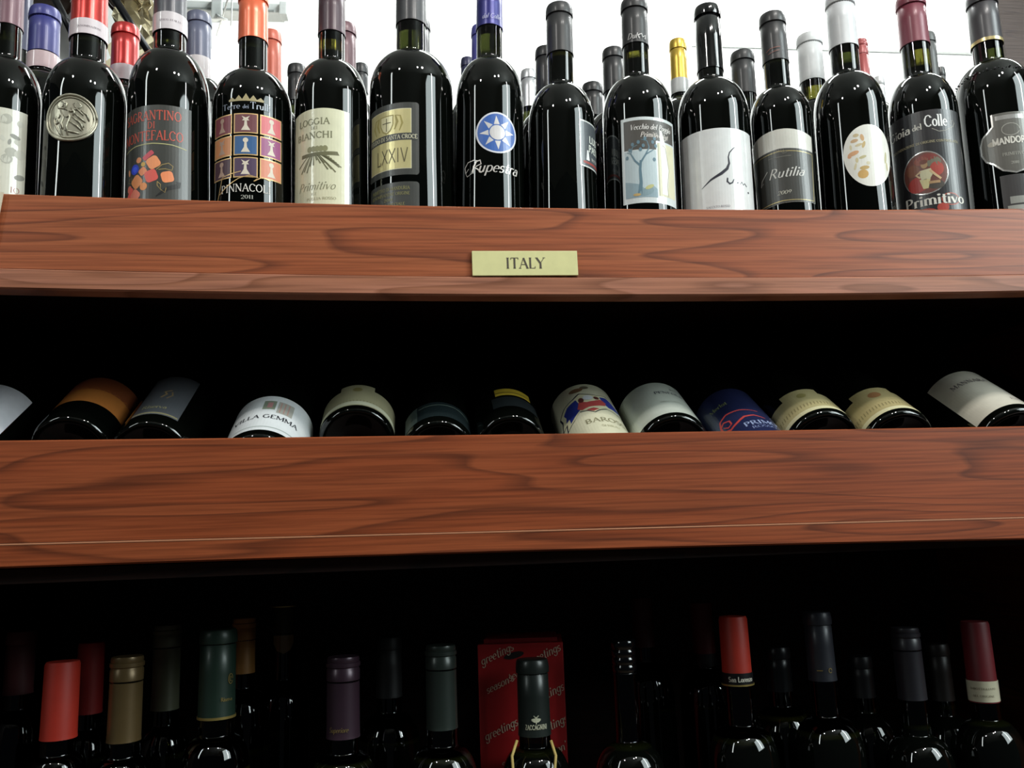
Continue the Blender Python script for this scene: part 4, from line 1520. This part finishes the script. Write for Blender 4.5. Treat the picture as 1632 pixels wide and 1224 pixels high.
b = LB(YL1, 97, 1054, 1176, 29.5, mat('#bc3222', .55), 'front bottle on the lower shelf with plain flat red capsule', xb=93, style='plain', R=50)
b = LB(YL1, 199, 1046, 1180, 27, mat('#6e5a3a', .35, .35), 'front bottle on the lower shelf with brass brown capsule', style='rings', R=50)
b = LB(YL1, 346, 1003, 1143, 29, foil('#25392f'), 'taller front bottle on the lower shelf with green capsule and gold edge', yn=1168, g=OLIVE, style='foil')
b.band(1139, 1143, GOLD, name='gold_ring', x=346)
L = Label()
L.line(ell(0, 0, 2.6, 4.6, 16), .7, GOLD, 1)
L.line(ell(0, 0, 1.0, 2.4, 10), .6, GOLD, 1)
L.text('Riserva', -4, -20, 3.5, GOLD, width=12)
wrap('lettering', L.art + L.txt, b.Rn * 1000 + 1, b.ac + .75, P(366, 1080, YL1).z - S3, b.cap, off=.2)
b = LB(YL1, 547, 1046, 1174, 26, foil('#45323e', .35, .35), 'front bottle on the lower shelf with mauve ringed capsule and gold foot lettering', style='rings')
L = Label()
L.text('Superiore', 0, 0, 4.6, GOLD, width=20, shear=.3, weight=.8)
wrap('lettering', L.txt, b.Rn * 1000 + 1, b.ac - .3, P(547, 1163, YL1).z - S3, b.cap, off=.2)
b = LB(YL1, 704, 1028, 1160, 24, foil('#313a35', .35, .25), 'front bottle on the lower shelf with grey-green ringed capsule left of the red box', style='rings', yn=1185)
b = LB(YL1, 851, 1050, 1170, 25, foil('#262d2a', .35, .2), 'front bottle on the lower shelf standing before the red gift box', yn=1186)
L = Label()
wt = INK('#cfcfb4')
L.text('ZACCAGNINI', 0, 0, 4.3, wt, width=23, weight=1.2, thin=2)
L.fill([(-5, 8.6), (5, 8.6), (2, 6.6), (-2, 6.6)], wt, 1)
L.line([(0, 5), (0, 12)], 1.0, wt, 2)
L.line([(-2.4, 13), (0, 10), (2.4, 13)], .8, wt, 2)
L.fill(ell(0, 9.4, 5, 1.1, 10), wt, 1)
wrap('lettering', L.txt + L.art, b.Rn * 1000 + 1, b.ac + .12, P(856, 1158, YL1).z - S3, b.cap, off=.2)
raf = mat('#b09a58', .7)
for x0_, x1_ in ((824, 818), (878, 884)):
    pa_, pb_ = P(x0_, 1180, YL1 - .02) - b.root.location, P(x1_, 1230, YL1 - .034) - b.root.location
    tube('raffia_strand', [pa_, (pa_ + pb_) / 2 + Vector((.003 * (1 if x1_ > x0_ else -1), 0, 0)), pb_, pb_ + Vector((0, -.002, -.03))], .0014, raf, b.root, 6)
b = LB(YL1, 992, 1018, 1072, 19, mat('#0c0d10', .15, .2, .6, .08), 'front bottle on the lower shelf with glossy black ribbed screw cap', xb=1000, style='screw', yn=1178)
b = LB(YL1, 1170, 982, 1089, 23, mat('#b83222', .5), 'front bottle on the lower shelf with bright red capsule over a black lettered band', xb=1178, yn=1152, style='plain')
o = b.band(1070, 1091, mat('#121214', .4), name='neck_band', x=1173)
L = Label()
L.text('San Lorenzo', 0, 0, 4.6, INK('#d8d4c4'), width=27, weight=1.3, thin=2)
wrap('lettering', L.txt, b.Rn * 1000 + 1.6, b.ac + .25, P(1174, 1084, YL1).z - S3, o, off=.2)
b.band(1088, 1090.5, GOLD, name='gold_ring', x=1173, r=b.Rn + .0008)
b = LB(YL1, 1302, 975, 1083, 22, foil('#2e3038'), 'front bottle on the lower shelf with slate capsule and small gilt crest', xb=1316, yn=1138)
L = Label()
L.line(ell(0, 0, 1.8, 2.2, 10), .7, GOLD, 1)
L.fill(rect(-14, -.5, -8, .5), GOLD, 1)
wrap('lettering', L.art, b.Rn * 1000 + 1, b.ac + .6, P(1322, 1066, YL1).z - S3, b.cap, off=.2)
b = LB(YL1, 1443, 1000, 1113, 23, foil('#29272d'), 'front bottle on the lower shelf with charcoal ringed capsule', xb=1460, yn=1168, style='rings')
b = LB(YL1, 1553, 990, 1117, 24, mat('#6c1820', .5), 'front bottle on the lower shelf with dark red capsule above a cream paper band', xb=1576, yn=1143, style='plain')
b.band(1083, 1116, PAPER('#d9d2b6'), x=1560, lines=(INK('#857c66'), [('IMBOTTIGLIATO', .6, 2, 26), ('ALL ORIGINE', .25, 2, 22)]))

# rows behind
LB(YL2, 30, 1006, 1105, 24, mat('#5c2c30', .6), 'dim brownish red capsule behind at the far left of the lower shelf', R=50)
LB(YL2, 142, 1024, 1136, 22, mat('#a82826', .6), 'dark red capsule behind the plain flat red one', R=44, style='plain')
LB(YL2, 264, 996, 1130, 22, mat('#626450', .45, .2), 'olive grey capsule with pale rim behind the brass brown one', R=44, style='rings')
LB(YL2, 388, 985, 1072, 18, mat('#a5743c', .5, .1), 'tan banded capsule peeping out right of the green capsule', R=44, style='rings')
b = LB(YL3, 452, 965, 1008, 20, mat('#33301e', .4, .2), 'bottle with shield-shaped tan neck label in the dark', R=44, style='plain', yn=1080)
b.band(965, 967, GOLD, name='gold_ring')
L = Label()
L.paper([(-13, 6), (13, 6), (13, -3), (8, -11), (0, -15), (-8, -11), (-13, -3)], PAPER('#a08452'))
wrap('neck_label', L.base, b.Rn * 1000 + .6, b.ac, P(450, 1020, YL3).z - S3, b.root, off=.3)
b = LB(YL3, 1121, 960, 1040, 18, mat('#6a1c20', .5), 'dark red capsule behind the bright red lower shelf capsule', R=44, style='plain')
b.band(1040, 1060, mat('#17161a', .5), x=1121)
b = LB(YL3, 1026, 952, 1030, 17, mat('#4a1a1c', .5), 'very dark red capsule behind the ribbed screw cap', R=44, style='plain')
LB(YL2, 620, 1015, 1110, 20, mat('#1a1b1c', .5), 'black capsule in the dark between the mauve and grey-green capsules', R=50)
LB(YL2, 1243, 1030, 1100, 20, mat('#1c1d20', .3, .3), 'black capsule behind, between the bright red and slate capsules', R=50, g=OLIVE)
LB(YL2, 1376, 1045, 1110, 19, mat('#19191c', .4), 'black capsule behind, between the slate and charcoal capsules', R=50)
LB(YL2, 1500, 1025, 1115, 20, mat('#201c1a', .4), 'black capsule behind, between the charcoal and dark red capsules', R=50)

# red gift box
bf = YL1 + .045
q1, q2 = P(766, 1224, bf), P(905, 1224, bf)
zt_ = P(835, 1026, bf).z
bw = q2.x - q1.x
gb = thing('gift_box', ((q1.x + q2.x) / 2, bf, S3 + .0006), 'red cardboard wine gift box printed with diagonal white greetings', 'box')
bh = zt_ - S3
redm = mat('#a01216', .5, 0, .15, .3)
box('carton', -bw / 2, bw / 2, 0, .085, 0, bh, redm, gb, bev=.0012)
for x_ in (-bw / 2 + .002, ):
    pass
# open hand slot and folded flap on top
box('top_flap', -bw / 2 + .006, bw / 2 - .006, .012, .08, bh - .0005, bh + .004, mat('#8c1418', .5), gb, bev=.0008)
v = [(x * .001, -.0006, bh - .012 + z * .001) for x, z in ell(-7, 0, 11, 3.4, 18, 12)]
link_mesh('hand_slot', v, [tuple(range(18))], mat('#150607', .8), gb)
vv, ff = [], []
cwt = mat('#c9b49c', .6)
for (txt, x_, z_, h_) in (("greetings", -24, -14, 9), ("season's", 2, -32, 8), ("greetings", 26, -16, 9), ("greetings", -22, -90, 9), ("season's", -8, -118, 8), ("greetings", 30, -88, 9), ("greetings", -26, -148, 9), ("season's", 34, -112, 8), ("season's", -6, -172, 8), ("greetings", -22, -200, 9), ("season's", -22, -44, 8), ("greetings", 28, -56, 9)):
    q, W = glyph_quads(txt, h_, .8, .3)
    kx = (38 if txt[0] == 'g' else 32) / W
    ca, sa = math.cos(RAD(24)), math.sin(RAD(24))
    for poly in q:
        P_ = []
        for x, y in poly:
            x *= kx
            P_.append((x_ + x * ca - y * sa, z_ + x * sa + y * ca))
        lim = bw * 500 - 1
        P_ = clip_half(clip_half(P_, lim, True), -lim, False) if True else P_
        if len(P_) < 3 or max(p_[1] for p_ in P_) > -1.5:
            continue
        n0 = len(vv)
        vv += [(x / 1000, -.0007, bh + y / 1000) for x, y in P_]
        ff.append(tuple(range(n0, len(vv))))
link_mesh('lettering', vv, ff, cwt, gb)
for o in gb.children:
    pass
gb.rotation_euler = (0, 0, RAD(-8))
